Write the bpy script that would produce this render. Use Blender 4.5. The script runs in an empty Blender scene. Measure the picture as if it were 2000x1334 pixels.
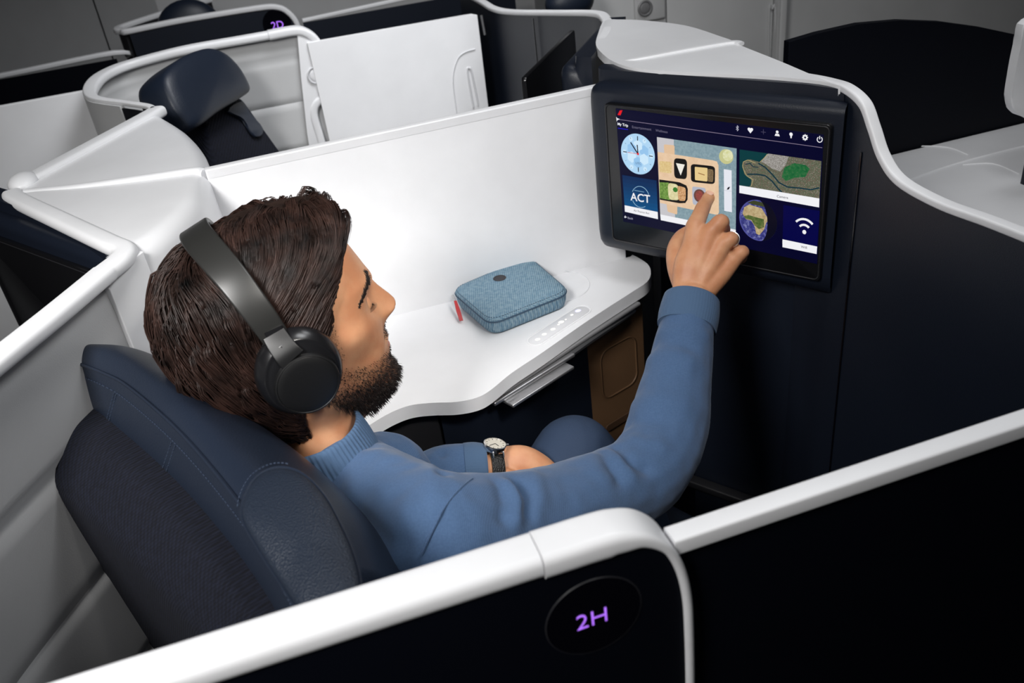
import bpy, bmesh, math, random
from mathutils import Vector, Matrix, noise
from mathutils.bvhtree import BVHTree
random.seed(7)
sc = bpy.context.scene
COL = sc.collection
PI = math.pi
V = Vector

# ---------------------------------------------------------------- camera
F = 1700.0                      # focal length in pixels of the 2000 x 1334 frame
CZ = 1.42                       # eye height of the camera
_dn = V((370, 2783, F)).normalized(); _up = -_dn
_x = V((8068, -2204, F)); _x = (_x - _up * _x.dot(_up)).normalized(); _y = _up.cross(_x)
def c2w(v): v = V(v); return V((v.dot(_x), v.dot(_y), v.dot(_up)))
CAM = V((0, 0, CZ))
camd = bpy.data.cameras.new('camera'); cam = bpy.data.objects.new('camera', camd); COL.objects.link(cam)
camd.sensor_width = 36; camd.lens = F / 2000 * 36; camd.clip_start = 0.02
r_, u_, b_ = c2w((1, 0, 0)), c2w((0, -1, 0)), c2w((0, 0, -1))
cam.matrix_world = Matrix(((r_.x, u_.x, b_.x, 0), (r_.y, u_.y, b_.y, 0), (r_.z, u_.z, b_.z, CZ), (0, 0, 0, 1)))
camd.dof.use_dof = True; camd.dof.focus_distance = 0.98; camd.dof.aperture_fstop = 9.0
sc.camera = cam
# ---------------------------------------------------------------- light
sc.view_settings.view_transform = 'Standard'; sc.view_settings.look = 'None'
sc.view_settings.exposure = 1.0; sc.view_settings.gamma = 1.0; sc.view_settings.use_curve_mapping = False
w = bpy.data.worlds.new('world'); sc.world = w; w.use_nodes = True
w.node_tree.nodes['Background'].inputs[0].default_value = (.75, .82, 1, 1)
w.node_tree.nodes['Background'].inputs[1].default_value = 0.05
def area(name, loc, tgt, size, power, color=(1, 1, 1), sy=None):
    l = bpy.data.lights.new(name, 'AREA'); l.energy = power; l.color = color; l.size = size
    if sy: l.shape = 'RECTANGLE'; l.size_y = sy
    o = bpy.data.objects.new(name, l); COL.objects.link(o); o.location = loc
    o.rotation_euler = (V(tgt) - V(loc)).to_track_quat('-Z', 'Y').to_euler()
    return o
key = area('ceiling_light_aisle', (-.62, -.05, 1.92), (.02, .95, 0.93), 0.40, 2.15, (1, .985, .965)); key.data.spread = math.radians(68)
area('ceiling_light_main', (0.55, 0.60, 1.98), (-.12, .85, 0.95), 0.35, 1.9, (.97, .985, 1))
area('ceiling_light_centre', (0.45, 1.45, 2.1), (.12, 1.95, 0.9), 0.4, 1.35, (.97, .98, 1)).data.spread = math.radians(80)
spot = area('face_fill_light', (.45, -.10, 1.95), (.10, .76, 1.0), 0.16, .17, (1, .96, .90)); spot.data.spread = math.radians(26)  # added fill aimed at the man's face, not a cabin reading lamp
area('door_rail_fill_light', (.45, -.45, 2.0), (.35, .35, 1.05), 0.3, .55)  # added fill that brightens the near door's top rail, not a ceiling fitting
area('ceiling_light_front', (1.0, 1.1, 2.2), (1.0, 1.2, 0.9), 0.4, 1.7, (.97, .98, 1))

# ---------------------------------------------------------------- pixel -> place
def ray(px, py): return c2w((px - 1000, py - 667, F)).normalized()
def Rz(px, py, z): r = ray(px, py); return CAM + r * ((z - CZ) / r.z)
def Ry(px, py, y): r = ray(px, py); return CAM + r * (y / r.y)
def Rx(px, py, x): r = ray(px, py); return CAM + r * (x / r.x)
def Rt(px, py, t): return CAM + ray(px, py) * t
def Rp(px, py, o, nrm): r = ray(px, py); return CAM + r * ((o - CAM).dot(nrm) / r.dot(nrm))

# ---------------------------------------------------------------- materials
def mat(name, color, rough=.5, metal=0., bump=None, spec=.5, emit=None, es=1., vary=None, coat=0, sheen=0, sub=0, subr=None):
    m = bpy.data.materials.new(name); m.use_nodes = True; nt = m.node_tree; b = nt.nodes['Principled BSDF']
    c = tuple(color) + (1,); b.inputs['Base Color'].default_value = c
    b.inputs['Roughness'].default_value = rough; b.inputs['Metallic'].default_value = metal
    b.inputs['Specular IOR Level'].default_value = spec
    if coat: b.inputs['Coat Weight'].default_value = coat; b.inputs['Coat Roughness'].default_value = .15
    if sheen: b.inputs['Sheen Weight'].default_value = sheen; b.inputs['Sheen Roughness'].default_value = .4
    if sub:
        b.inputs['Subsurface Weight'].default_value = sub; b.inputs['Subsurface Radius'].default_value = subr or (1, .35, .2)
        b.inputs['Subsurface Scale'].default_value = .006
    if emit: b.inputs['Emission Color'].default_value = tuple(emit) + (1,); b.inputs['Emission Strength'].default_value = es
    tc = nt.nodes.new('ShaderNodeTexCoord')
    sc_, amt = vary or (9., .04)
    nz = nt.nodes.new('ShaderNodeTexNoise'); nz.inputs['Scale'].default_value = sc_; nz.inputs['Detail'].default_value = 4
    nt.links.new(tc.outputs['Object'], nz.inputs['Vector'])
    mx = nt.nodes.new('ShaderNodeMix'); mx.data_type = 'RGBA'; mx.blend_type = 'MULTIPLY'
    rmp = nt.nodes.new('ShaderNodeMapRange'); rmp.inputs['To Min'].default_value = 1 - amt; rmp.inputs['To Max'].default_value = 1 + amt
    rmp.inputs['From Min'].default_value = .3; rmp.inputs['From Max'].default_value = .7; rmp.clamp = False
    nt.links.new(nz.outputs['Fac'], rmp.inputs['Value'])
    mx.inputs[0].default_value = 1; mx.inputs[6].default_value = c
    nt.links.new(rmp.outputs[0], mx.inputs[7]); nt.links.new(mx.outputs[2], b.inputs['Base Color'])
    if bump:
        kind, s, d = bump
        if kind == 'noise': t = nt.nodes.new('ShaderNodeTexNoise'); t.inputs['Scale'].default_value = s; t.inputs['Detail'].default_value = 3; o = t.outputs['Fac']
        elif kind == 'voronoi': t = nt.nodes.new('ShaderNodeTexVoronoi'); t.inputs['Scale'].default_value = s; o = t.outputs['Distance']
        nt.links.new(tc.outputs['Object'], t.inputs['Vector'])
        bp = nt.nodes.new('ShaderNodeBump'); bp.inputs['Strength'].default_value = d; bp.inputs['Distance'].default_value = .002
        nt.links.new(o, bp.inputs['Height']); nt.links.new(bp.outputs[0], b.inputs['Normal'])
    return m
def woven(name, c1, c2, scale, rough=.85, bump=.4, ax=((1, 0, 0), (0, 1, 0)), ratio=1.0, mode='weave', dist=.001):
    """fabric: two crossing sine waves along the object axes given"""
    m = mat(name, c1, rough, spec=.3); nt = m.node_tree; b = nt.nodes['Principled BSDF']
    tc = nt.nodes.new('ShaderNodeTexCoord'); outs = []
    for k, a in enumerate(ax):
        d = nt.nodes.new('ShaderNodeVectorMath'); d.operation = 'DOT_PRODUCT'; d.inputs[1].default_value = a
        nt.links.new(tc.outputs['Object'], d.inputs[0])
        mu = nt.nodes.new('ShaderNodeMath'); mu.operation = 'MULTIPLY'; mu.inputs[1].default_value = scale * (ratio if k else 1)
        si = nt.nodes.new('ShaderNodeMath'); si.operation = 'SINE'
        nt.links.new(d.outputs['Value'], mu.inputs[0]); nt.links.new(mu.outputs[0], si.inputs[0]); outs.append(si.outputs[0])
    p = nt.nodes.new('ShaderNodeMath'); p.operation = 'MULTIPLY' if mode == 'weave' else 'ADD'
    nt.links.new(outs[0], p.inputs[0])
    if len(outs) > 1: nt.links.new(outs[1], p.inputs[1])
    else: p.inputs[1].default_value = 0 if mode != 'weave' else 1
    nz = nt.nodes.new('ShaderNodeTexNoise'); nz.inputs['Scale'].default_value = scale * .12; nz.inputs['Detail'].default_value = 6
    nt.links.new(tc.outputs['Object'], nz.inputs['Vector'])
    s2 = nt.nodes.new('ShaderNodeMath'); s2.operation = 'MULTIPLY_ADD'; s2.inputs[1].default_value = .32
    nt.links.new(p.outputs[0], s2.inputs[0]); nt.links.new(nz.outputs['Fac'], s2.inputs[2])
    mx = nt.nodes.new('ShaderNodeMix'); mx.data_type = 'RGBA'; mx.inputs[6].default_value = tuple(c1) + (1,); mx.inputs[7].default_value = tuple(c2) + (1,)
    mr = nt.nodes.new('ShaderNodeMapRange'); mr.inputs['From Min'].default_value = .2; mr.inputs['From Max'].default_value = .8
    nt.links.new(s2.outputs[0], mr.inputs['Value']); nt.links.new(mr.outputs[0], mx.inputs[0])
    nt.links.new(mx.outputs[2], b.inputs['Base Color'])
    bp = nt.nodes.new('ShaderNodeBump'); bp.inputs['Strength'].default_value = bump; bp.inputs['Distance'].default_value = dist
    nt.links.new(p.outputs[0], bp.inputs['Height']); nt.links.new(bp.outputs[0], b.inputs['Normal'])
    return m
M = {}
M['white'] = mat('white_plastic', (.86, .865, .885), .38, spec=.4)
M['whitesatin'] = mat('white_satin_top', (.84, .845, .865), .28, spec=.5)
M['lining'] = mat('pale_grey_lining', (.52, .523, .53), .6, bump=('noise', 700, .10))
M['lining_far'] = mat('grey_white_lining', (.58, .585, .59), .6, bump=('noise', 700, .1))
M['navy'] = mat('navy_shell', (.0078, .0112, .0205), .40, spec=.45, bump=('noise', 900, .12))
M['black'] = mat('black_panel', (.0022, .0030, .0062), .5, spec=.12)
M['blackgloss'] = mat('black_gloss', (.002, .002, .004), .18, spec=.4)
M['dark'] = mat('charcoal_plastic', (.018, .018, .021), .4)
M['bezel'] = mat('black_bezel', (.006, .006, .007), .22)
M['leather'] = mat('navy_leather', (.0105, .0165, .031), .44, bump=('noise', 500, .16), spec=.5)
M['leather2'] = mat('navy_grained_leather', (.012, .019, .034), .5, bump=('voronoi', 700, .35), spec=.5)
M['stitch'] = mat('navy_thread', (.03, .045, .08), .7)
M['mesh'] = woven('black_mesh_fabric', (.0018, .0024, .0065), (.0065, .0085, .019), 1300, .9, .7, ax=((.45, -.89, 0), (0, .3, 1)))
M['metal'] = mat('brushed_metal', (.55, .55, .56), .3, metal=.9)
M['tan'] = mat('tan_leather', (.11, .058, .027), .55, bump=('noise', 500, .2))
M['carpet'] = mat('navy_carpet', (.008, .010, .018), .95, bump=('noise', 300, .8), vary=(60, .3))
M['cabin'] = mat('cabin_wall', (.16, .16, .165), .7)
M['purple'] = mat('lit_purple', (.1, .05, .2), .5, emit=(.44, .16, 1.0), es=.52)

# ---------------------------------------------------------------- mesh helpers
def finish(name, bm, m, parent=None, smooth=True, angle=40, mods=()):
    me = bpy.data.meshes.new(name); bmesh.ops.recalc_face_normals(bm, faces=bm.faces[:]) if mods != 'norecalc' else None
    bm.to_mesh(me); bm.free()
    o = bpy.data.objects.new(name, me); COL.objects.link(o)
    for mm in (m if isinstance(m, (list, tuple)) else [m]): me.materials.append(mm)
    if smooth:
        for p in me.polygons: p.use_smooth = True
        me.set_sharp_from_angle(angle=math.radians(angle))
    if parent is not None:
        o.parent = parent
        if parent.type == 'EMPTY' or parent.location.length > 0: o.matrix_parent_inverse = parent.matrix_world.inverted() if False else Matrix.Translation(-world_loc(parent))
    return o
def world_loc(o):
    l = V((0, 0, 0))
    while o is not None: l += o.location; o = o.parent if False else None
    return l
def tag(o, label, cat, group=None):
    o['label'] = label; o['category'] = cat
    if group: o['group'] = group
    return o
def thing(name, label, cat, loc=(0, 0, 0), group=None):
    o = bpy.data.objects.new(name, None); COL.objects.link(o); o.location = loc; o.empty_display_size = .05
    return tag(o, label, cat, group)
def struct(o): o['kind'] = 'structure'; return o
def cr(pts, n=8, closed=False):
    """Catmull-Rom resampling of a 3-D polyline"""
    P = [V(p) for p in pts]; out = []; N = len(P)
    rng = range(N if closed else N - 1)
    for i in rng:
        if closed: a, b, c, d = P[(i - 1) % N], P[i], P[(i + 1) % N], P[(i + 2) % N]
        else: a, b, c, d = P[max(i - 1, 0)], P[i], P[i + 1], P[min(i + 2, N - 1)]
        for k in range(n):
            t = k / n
            out.append(.5 * ((2 * b) + (c - a) * t + (2 * a - 5 * b + 4 * c - d) * t * t + (3 * b - a - 3 * c + d) * t ** 3))
    if not closed: out.append(P[-1])
    return out
def rrect(w, h, r, n=4):
    r = min(r, w / 2 * .99, h / 2 * .99); out = []
    for cx, cy, a0 in ((w / 2 - r, h / 2 - r, 0), (-w / 2 + r, h / 2 - r, 90), (-w / 2 + r, -h / 2 + r, 180), (w / 2 - r, -h / 2 + r, 270)):
        for k in range(n + 1):
            a = math.radians(a0 + 90 * k / n); out.append((cx + r * math.cos(a), cy + r * math.sin(a)))
    return out
def sweep(bm, path, prof, side=None, closed=False, off=(0, 0), scale=None):
    """profile (s,u) swept along path; s runs along side, u along side x tangent (or up when side is None)"""
    rings = []; N = len(path)
    for i, p in enumerate(path):
        a = path[i - 1] if (i > 0 or closed) else p; b = path[(i + 1) % N] if (i < N - 1 or closed) else p
        t = (b - a).normalized()
        if side is None: s = V((t.y, -t.x, 0)).normalized(); u = V((0, 0, 1))
        else: s = V(side).normalized(); u = t.cross(s).normalized(); 
        k = scale[i] if scale else 1
        rings.append([bm.verts.new(p + s * ((x + off[0]) * k) + u * ((y + off[1]) * k)) for x, y in prof])
    n = len(prof)
    for i in range(N if closed else N - 1):
        A, B = rings[i], rings[(i + 1) % N]
        for j in range(n): bm.faces.new((A[j], A[(j + 1) % n], B[(j + 1) % n], B[j]))
    if not closed: bm.faces.new(rings[0]); bm.faces.new(rings[-1][::-1])
    return rings
def tube(bm, path, r, n=10, closed=False, flat=1.0):
    rings = []; N = len(path); path = [V(p) for p in path]
    t0 = (path[1] - path[0]).normalized(); s = t0.orthogonal().normalized()
    for i, p in enumerate(path):
        a = path[i - 1] if (i > 0 or closed) else p; b = path[(i + 1) % N] if (i < N - 1 or closed) else p
        t = (b - a).normalized(); s = (s - t * s.dot(t)).normalized(); u = t.cross(s)
        rr = r[i] if isinstance(r, (list, tuple)) else r
        rings.append([bm.verts.new(p + (s * math.cos(2 * PI * k / n) + u * math.sin(2 * PI * k / n) * flat) * rr) for k in range(n)])
    for i in range(N if closed else N - 1):
        A, B = rings[i], rings[(i + 1) % N]
        for j in range(n): bm.faces.new((A[j], A[(j + 1) % n], B[(j + 1) % n], B[j]))
    if not closed: bm.faces.new(rings[0][::-1]); bm.faces.new(rings[-1])
def loft(bm, rings, cap=True, closed=True):
    R = [[bm.verts.new(p) for p in r] for r in rings]; n = len(R[0])
    for A, B in zip(R, R[1:]):
        for j in range(n if closed else n - 1): bm.faces.new((A[j], A[(j + 1) % n], B[(j + 1) % n], B[j]))
    if cap and closed: bm.faces.new(R[0][::-1]); bm.faces.new(R[-1])
    return R
def prism(bm, poly, vec, bevel=0, seg=3):
    vec = V(vec); a = [bm.verts.new(V(p)) for p in poly]; b = [bm.verts.new(V(p) + vec) for p in poly]; n = len(a)
    fs = [bm.faces.new(a[::-1]), bm.faces.new(b)] + [bm.faces.new((a[j], a[(j + 1) % n], b[(j + 1) % n], b[j])) for j in range(n)]
    if bevel:
        e = set(fs[0].edges) | set(fs[1].edges)
        bmesh.ops.bevel(bm, geom=list(e), offset=bevel, segments=seg, affect='EDGES', profile=.5)
def box(bm, o, e1, e2, e3, bevel=0):
    """box with corner o and edge vectors"""
    o, e1, e2, e3 = V(o), V(e1), V(e2), V(e3); vs = [bm.verts.new(o + e1 * a + e2 * b + e3 * c) for a in (0, 1) for b in (0, 1) for c in (0, 1)]
    f = [bm.faces.new([vs[i] for i in q]) for q in ((0, 1, 3, 2), (4, 6, 7, 5), (0, 4, 5, 1), (2, 3, 7, 6), (0, 2, 6, 4), (1, 5, 7, 3))]
    if bevel: bmesh.ops.bevel(bm, geom=list({e for q in f for e in q.edges}), offset=bevel, segments=3, affect='EDGES', profile=.5)
def curtain(bm, path, z0, z1, th, prof=None):
    """vertical wall under a plan path; th to the left side (+) ; prof(z)->offset"""
    zs = [z0, z1] if prof is None else prof; rings = []
    N = len(path)
    for i, p in enumerate(path):
        a = path[max(i - 1, 0)]; b = path[min(i + 1, N - 1)]; t = (b - a); t.z = 0; t.normalize(); s = V((t.y, -t.x, 0))
        fr = [V((p.x, p.y, z)) + s * o for z, o in ([(z0, 0), (z1, 0)] if prof is None else prof)]
        bk = [V((p.x, p.y, f.z)) - s * th for f in (fr[-1], fr[0])]
        rings.append(fr + bk)
    loft(bm, rings)
def ball(bm, c, rx, ry=None, rz=None, ax=None, seg=24, rng=16):
    ry = ry or rx; rz = rz or rx; A = ax or (V((1, 0, 0)), V((0, 1, 0)), V((0, 0, 1)))
    M4 = Matrix((( *[A[k][0] * (rx, ry, rz)[k] for k in range(3)], c[0]), (*[A[k][1] * (rx, ry, rz)[k] for k in range(3)], c[1]), (*[A[k][2] * (rx, ry, rz)[k] for k in range(3)], c[2]), (0, 0, 0, 1)))
    bmesh.ops.create_uvsphere(bm, u_segments=seg, v_segments=rng, radius=1, matrix=M4)
def textmesh(name, s, m, parent, org, ex, ez, size, thick=.0003, align='LEFT', bold=0):
    """lettering: org = baseline start, ex = reading direction, ez = up direction of letters (may be sheared)"""
    cu = bpy.data.curves.new(name, 'FONT'); cu.body = s; cu.size = 1; cu.align_x = align; cu.offset = bold; cu.resolution_u = 4
    t = bpy.data.objects.new('tmp', cu); COL.objects.link(t); dg = bpy.context.evaluated_depsgraph_get()
    me = bpy.data.meshes.new_from_object(t.evaluated_get(dg)); bpy.data.objects.remove(t); bpy.data.curves.remove(cu)
    nrm = V(ex).cross(V(ez)).normalized(); bm = bmesh.new(); bm.from_mesh(me); bpy.data.meshes.remove(me)
    r = bmesh.ops.extrude_face_region(bm, geom=bm.faces[:]); top = [g for g in r['geom'] if isinstance(g, bmesh.types.BMVert)]
    for v in bm.verts: v.co.z = 0
    for v in top: v.co.z = 1
    for v in bm.verts: v.co = V(org) + V(ex) * (v.co.x * size) + V(ez) * (v.co.y * size) + nrm * (thick * v.co.z)
    return finish(name, bm, m, parent, smooth=False)

T = CZ - .35        # rail height
MY = 1.165          # the divider between the two centre suites
def mir(p, y0=1.157): return V((p[0], 2 * y0 - p[1], p[2]))
# ================================================================ SETTING
bm = bmesh.new(); box(bm, (-3, -1.6, -.05), (7, 0, 0), (0, 6, 0), (0, 0, .05)); struct(finish('floor', bm, M['carpet'], smooth=False))
bm = bmesh.new(); box(bm, (-3, 4.3, 0), (7, 0, 0), (0, .05, 0), (0, 0, 2.4)); struct(finish('wall_far', bm, M['cabin'], smooth=False))
bm = bmesh.new(); box(bm, (-3, -1.6, 0), (7, 0, 0), (0, .05, 0), (0, 0, 2.4)); struct(finish('wall_near', bm, M['cabin'], smooth=False))
bm = bmesh.new(); box(bm, (-3, -1.6, 2.4), (7, 0, 0), (0, 5.95, 0), (0, 0, .05)); struct(finish('ceiling', bm, M['cabin'], smooth=False))
bm = bmesh.new(); box(bm, (-3, -1.55, 0), (.05, 0, 0), (0, 5.85, 0), (0, 0, 2.4)); struct(finish('wall_left', bm, M['cabin'], smooth=False))
bm = bmesh.new(); box(bm, (3.95, -1.55, 0), (.05, 0, 0), (0, 5.85, 0), (0, 0, 2.4)); struct(finish('wall_right', bm, M['cabin'], smooth=False))

# ================================================================ OUR SUITE: seat shell with the near wing
shell = thing('suite_shell', 'white-rimmed shell with black outer panel and lit 2H sign, wrapping the seat in front', 'suite shell', (0, .35, 0))
YO, YI = .3345, .3615
# wing end profile in the y plane, taken at the outer edge of the rim
endp = [V((x, 0, T - d)) for x, d in ((.090, 0), (.100, 0), (.114, 0), (.130, .0012), (.1465, .0075), (.1605, .0220), (.1690, .0420), (.1735, .0680), (.1748, .100), (.1752, .150), (.1745, .172), (.170, .190), (.162, .210), (.158, .235))]
zt = T
low = [V((endp[-1].x - .001, 0, endp[-1].z - .03)), V((endp[-1].x - .002, 0, .35))]
yc = (YO + YI) / 2
wing = [V((-.30, yc, zt)), V((-.1, yc, zt)), V((.06, yc, zt))] + [V((p.x, yc, p.z)) for p in endp] + [V((p.x, yc, p.z)) for p in low]
back = [V((-.197, .905, T)), V((-.236, .83, T)), V((-.272, .765, T)), V((-.335, .65, T)), V((-.372, .56, T)), V((-.385, .47, T)), V((-.368, .40, T)), V((-.33, .358, T))]
path1 = cr(back + wing[:1] + [V((-.2, yc, zt)), V((-.1, yc, zt)), V((0, yc, zt)), V((.083, yc, zt))], 8)
W_ = YI - YO
prof = rrect(W_, .016, .006)
bm = bmesh.new(); sweep(bm, path1, [(x, y - .008) for x, y in prof]); r1 = finish('rim', bm, M['white'], shell)
path2 = cr([V((.0836, yc, zt))] + [V((p.x, yc, p.z)) for p in endp] + wing[-2:], 8)
bm = bmesh.new(); rings = []
for i, p in enumerate(path2):
    t = (path2[min(i + 1, len(path2) - 1)] - path2[max(i - 1, 0)]).normalized(); u = t.cross(V((0, 1, 0))).normalized(); u = -u if u.dot(V((1, 0, .3))) < 0 else u
    k = max(0, min(1, (-t.z - .1) / .75)); hgt = .0175 + (.0062 - .0175) * k
    rings.append([p + V((0, 1, 0)) * x + u * (y - hgt / 2) for x, y in rrect(W_ * 1.04, hgt, .0028 + .003 * (1 - k))])
loft(bm, rings); finish('rim_end_cap', bm, M['white'], shell)
# outer panel (black) and inner lining share the same outline
def wing_poly(inset, y):
    pts = [V((-.30, y, T - inset)), V((.06, y, T - inset))]
    pp = cr(wing[2:], 6); out = []
    for i in range(1, len(pp) - 1):
        t = (pp[i + 1] - pp[i - 1]).normalized(); nrm = V((-t.z, 0, t.x)); kk = max(0, min(1, (-t.z - .1) / .75)); out.append(V((pp[i].x, y, pp[i].z)) - nrm * (inset * (1 - kk) + .0035 * kk))
    return pts + out[2:] + [V((out[-1].x, y, .02)), V((-.30, y, .02))]
bm = bmesh.new(); prism(bm, wing_poly(.0125, YO + .0025), (0, .011, 0)); finish('outer_panel', bm, M['black'], shell, smooth=False)
bm = bmesh.new(); prism(bm, wing_poly(.014, YO + .0145), (0, .010, 0)); finish('inner_panel', bm, M['lining'], shell, smooth=False)
# lining of the curved back, with pressed-in horizontal grooves
grooves = [Ry(75, 822, .62).z]
def gprof(z0, z1, gs, d=.006, w=.012):
    out = []; n = 90
    for k in range(n + 1):
        z = z0 + (z1 - z0) * k / n; o = 0
        for g in gs: o -= d * math.exp(-((z - g) / (w * .5)) ** 2)
        o += -.004 * math.exp(-((z1 - z) / .02) ** 2)
        out.append((z, o))
    return out
bp = cr(back, 8)
bm = bmesh.new(); curtain(bm, [V((p.x, p.y, 0)) for p in bp][::-1], .02, T - .010, .010, gprof(.3, T - .010, [.93, .80, .67, .54]))
finish('inner_lining', bm, M['lining'], shell)
bm = bmesh.new()
op = []
for i, p in enumerate(bp):
    t = (bp[min(i + 1, len(bp) - 1)] - bp[max(i - 1, 0)]).normalized(); op.append(V((p.x, p.y, 0)) - V((-t.y, t.x, 0)) * .011 * (1))
curtain(bm, op, .02, T - .012, .002); finish('back_panel', bm, M['navy'], shell)
# round sign with the seat number
cpt = Ry(1160, 1203, YO + .0025); rad_x = (Ry(1253, 1175, YO).x - Ry(1068, 1235, YO).x) / 2
bm = bmesh.new(); N = 64
disc = [V((cpt.x + rad_x * math.cos(2 * PI * k / N), YO + .0025, cpt.z + rad_x * 1.0 * math.sin(2 * PI * k / N))) for k in range(N)]
prism(bm, disc, (0, -.0006, 0)); sign = finish('seat_sign', bm, M['blackgloss'], shell)
bm = bmesh.new(); tube(bm, disc, .0007, 6, closed=True); finish('sign_ring', bm, M['dark'], sign)
b0 = Ry(1127, 1232, YO + .0017); b1 = Ry(1197, 1208, YO + .0017); h0 = Ry(1122, 1197, YO + .0017)
sz = (b1.x - b0.x)
textmesh('seat_number', '2H', M['purple'], sign, V((b0.x - .0005, YO + .0018, b0.z)), V((1, 0, 0)), V((0, 0, 1)), sz / 1.32, .0004, bold=-.014)

# ================================================================ near sliding door
def ydoor(px, py): return Rz(px, py, T)
door = thing('sliding_door', 'black sliding door with a thin white top rail, right of the 2H sign', 'door', (.35, .32, 0))
DZ = -.0230; XE = max(p.x for p in endp) - .005
a, b = V((XE - .006, .3455, T + DZ)), V((.626, .3495, T + DZ))
bm = bmesh.new(); sweep(bm, [a, (a + b) / 2, b], [(x, y - .006) for x, y in rrect(.0145, .012, .0018)]); finish('top_rail', bm, M['white'], door)
bm = bmesh.new(); box(bm, (XE, .3430, .03), (.626 - XE, .004, 0), (0, .006, 0), (0, 0, T + DZ - .012 - .03)); finish('door_panel', bm, M['black'], door, smooth=False)

# ================================================================ divider and side console
SH = .795           # worktop height
div = thing('privacy_divider', 'long white privacy divider standing behind the worktop with the blue pouch', 'divider', (.2, MY, 0))
xl, xr = Ry(400, 333, MY).x, Ry(1168, 168, MY).x
zl, zr = Ry(400, 333, MY).z, Ry(1168, 168, MY).z
bm = bmesh.new(); prism(bm, [V((xl, MY, .03)), V((xr + .03, MY, .03)), V((xr + .03, MY, zr)), V((xl, MY, zl))], (0, .014, 0), .0015); finish('divider_panel', bm, M['white'], div)
z = zl - .012; zz = zr - .012
bm = bmesh.new(); prism(bm, [V((xl + .002, MY - .0006, z)), V((xr, MY - .0006, zz)), V((xr, MY - .0006, zr - .0015)), V((xl + .002, MY - .0006, zl - .0015))], (0, .0008, 0)); finish('top_strip', bm, M['whitesatin'], div)

console = thing('side_console', 'white side worktop with touch controls, holding the blue fabric pouch', 'console', (.2, 1.0, 0))
edge_px = [(1165, 470), (1235, 500), (1262, 515), (1271, 532), (1262, 550), (1235, 570), (1150, 625), (1060, 688), (1000, 728), (958, 762), (930, 777), (890, 785), (840, 787), (800, 792), (765, 805), (730, 825), (690, 852), (640, 890)]
ep = [Rz(x, y, SH) for x, y in edge_px]
ep = [V((.500, MY, SH)), Rz(1248, 504, SH), Rz(1266, 517, SH), Rz(1271, 533, SH), Rz(1264, 550, SH)] + ep[5:] + [V((-.10, .93, SH)), V((-.14, .98, SH)), V((-.14, MY, SH))]
ep2 = cr(ep[:-2], 5) + ep[-2:]
bm = bmesh.new(); prism(bm, [p - V((0, 0, .020)) for p in ep2], (0, 0, .020), .0085, 5); worktop = finish('worktop', bm, M['whitesatin'], console)
# base panels under the worktop, set back
def inset(pts, d):
    return [p + V((0, 1, 0)) * d for p in pts]
bpath = [Rz(x, y, SH) for x, y in [(1235, 570), (1150, 625), (1060, 688), (958, 762), (890, 785), (800, 792), (730, 825), (640, 890)]]
bpath = [V((p.x - .02, p.y + .035, 0)) for p in bpath]
bm = bmesh.new(); curtain(bm, bpath[::-1][3:], .02, SH - .021, -.01); finish('base_panel', bm, M['navy'], console)
bm = bmesh.new(); curtain(bm, [p + V((0.0, .0, 0)) for p in bpath[::-1][:4]], .02, SH - .021, -.01); finish('armrest_panel', bm, M['dark'], console)
# touch control strip
def PS(px, py, dz=0.0): return Rz(px, py, SH + dz)
c0, c1 = PS(1048, 664), PS(1135, 607); d = (c1 - c0).normalized(); sd = V((-d.y, d.x, 0)); hw = (PS(1052, 655) - PS(1040, 668)).length * .62
def capsule(c0, c1, r, n=10, z=0):
    d = (c1 - c0).normalized(); a0 = math.atan2(d.y, d.x); out = []
    for c, a in ((c1, a0 - PI / 2), (c0, a0 + PI / 2)):
        for k in range(n + 1):
            t = a + PI * k / n; out.append(V((c.x + r * math.cos(t), c.y + r * math.sin(t), SH + z)))
    return out
M['ctrl'] = mat('control_strip', (.74, .745, .77), .22)
M['icon'] = mat('lit_icon', (.9, .88, .8), .4, emit=(1, .95, .8), es=.55)
M['iconb'] = mat('lit_violet_icon', (.6, .6, .95), .4, emit=(.45, .42, 1), es=.9)
bm = bmesh.new(); prism(bm, capsule(c0, c1, hw), (0, 0, .0008), .0003, 2); ctrl = finish('control_strip', bm, M['ctrl'], console)
bm = bmesh.new(); tube(bm, capsule(c0, c1, hw * 1.25, z=.0004), .0005, 5, closed=True); finish('strip_outline', bm, M['white'], ctrl)
for i, (px, py, r, k) in enumerate([(1050, 663, .0035, 'icon'), (1063, 653, .0033, 'icon'), (1080, 643, .0034, 'icon'), (1091, 634, .0016, 'icon'), (1096, 629, .004, 'icon'), (1105, 624, .0014, 'icon'), (1117, 615, .0022, 'icon'), (1129, 607, .0042, 'iconb')]):
    c = PS(px, py, .0008); bm = bmesh.new(); prism(bm, [c + V((math.cos(t) * r, math.sin(t) * r * .7, 0)) for t in [2 * PI * q / 14 for q in range(14)]], (0, 0, .0003)); finish('touch_icon', bm, M[k], ctrl)
# wireless charging ring outline, half hidden by the pouch
cc = PS(1085, 560); bm = bmesh.new(); tube(bm, [V((cc.x + .052 * math.cos(t), cc.y + .052 * math.sin(t), SH + .0002)) for t in [2 * PI * k / 48 for k in range(48)]], .0006, 5, closed=True); finish('charging_ring', bm, M['ctrl'], console)

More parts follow.
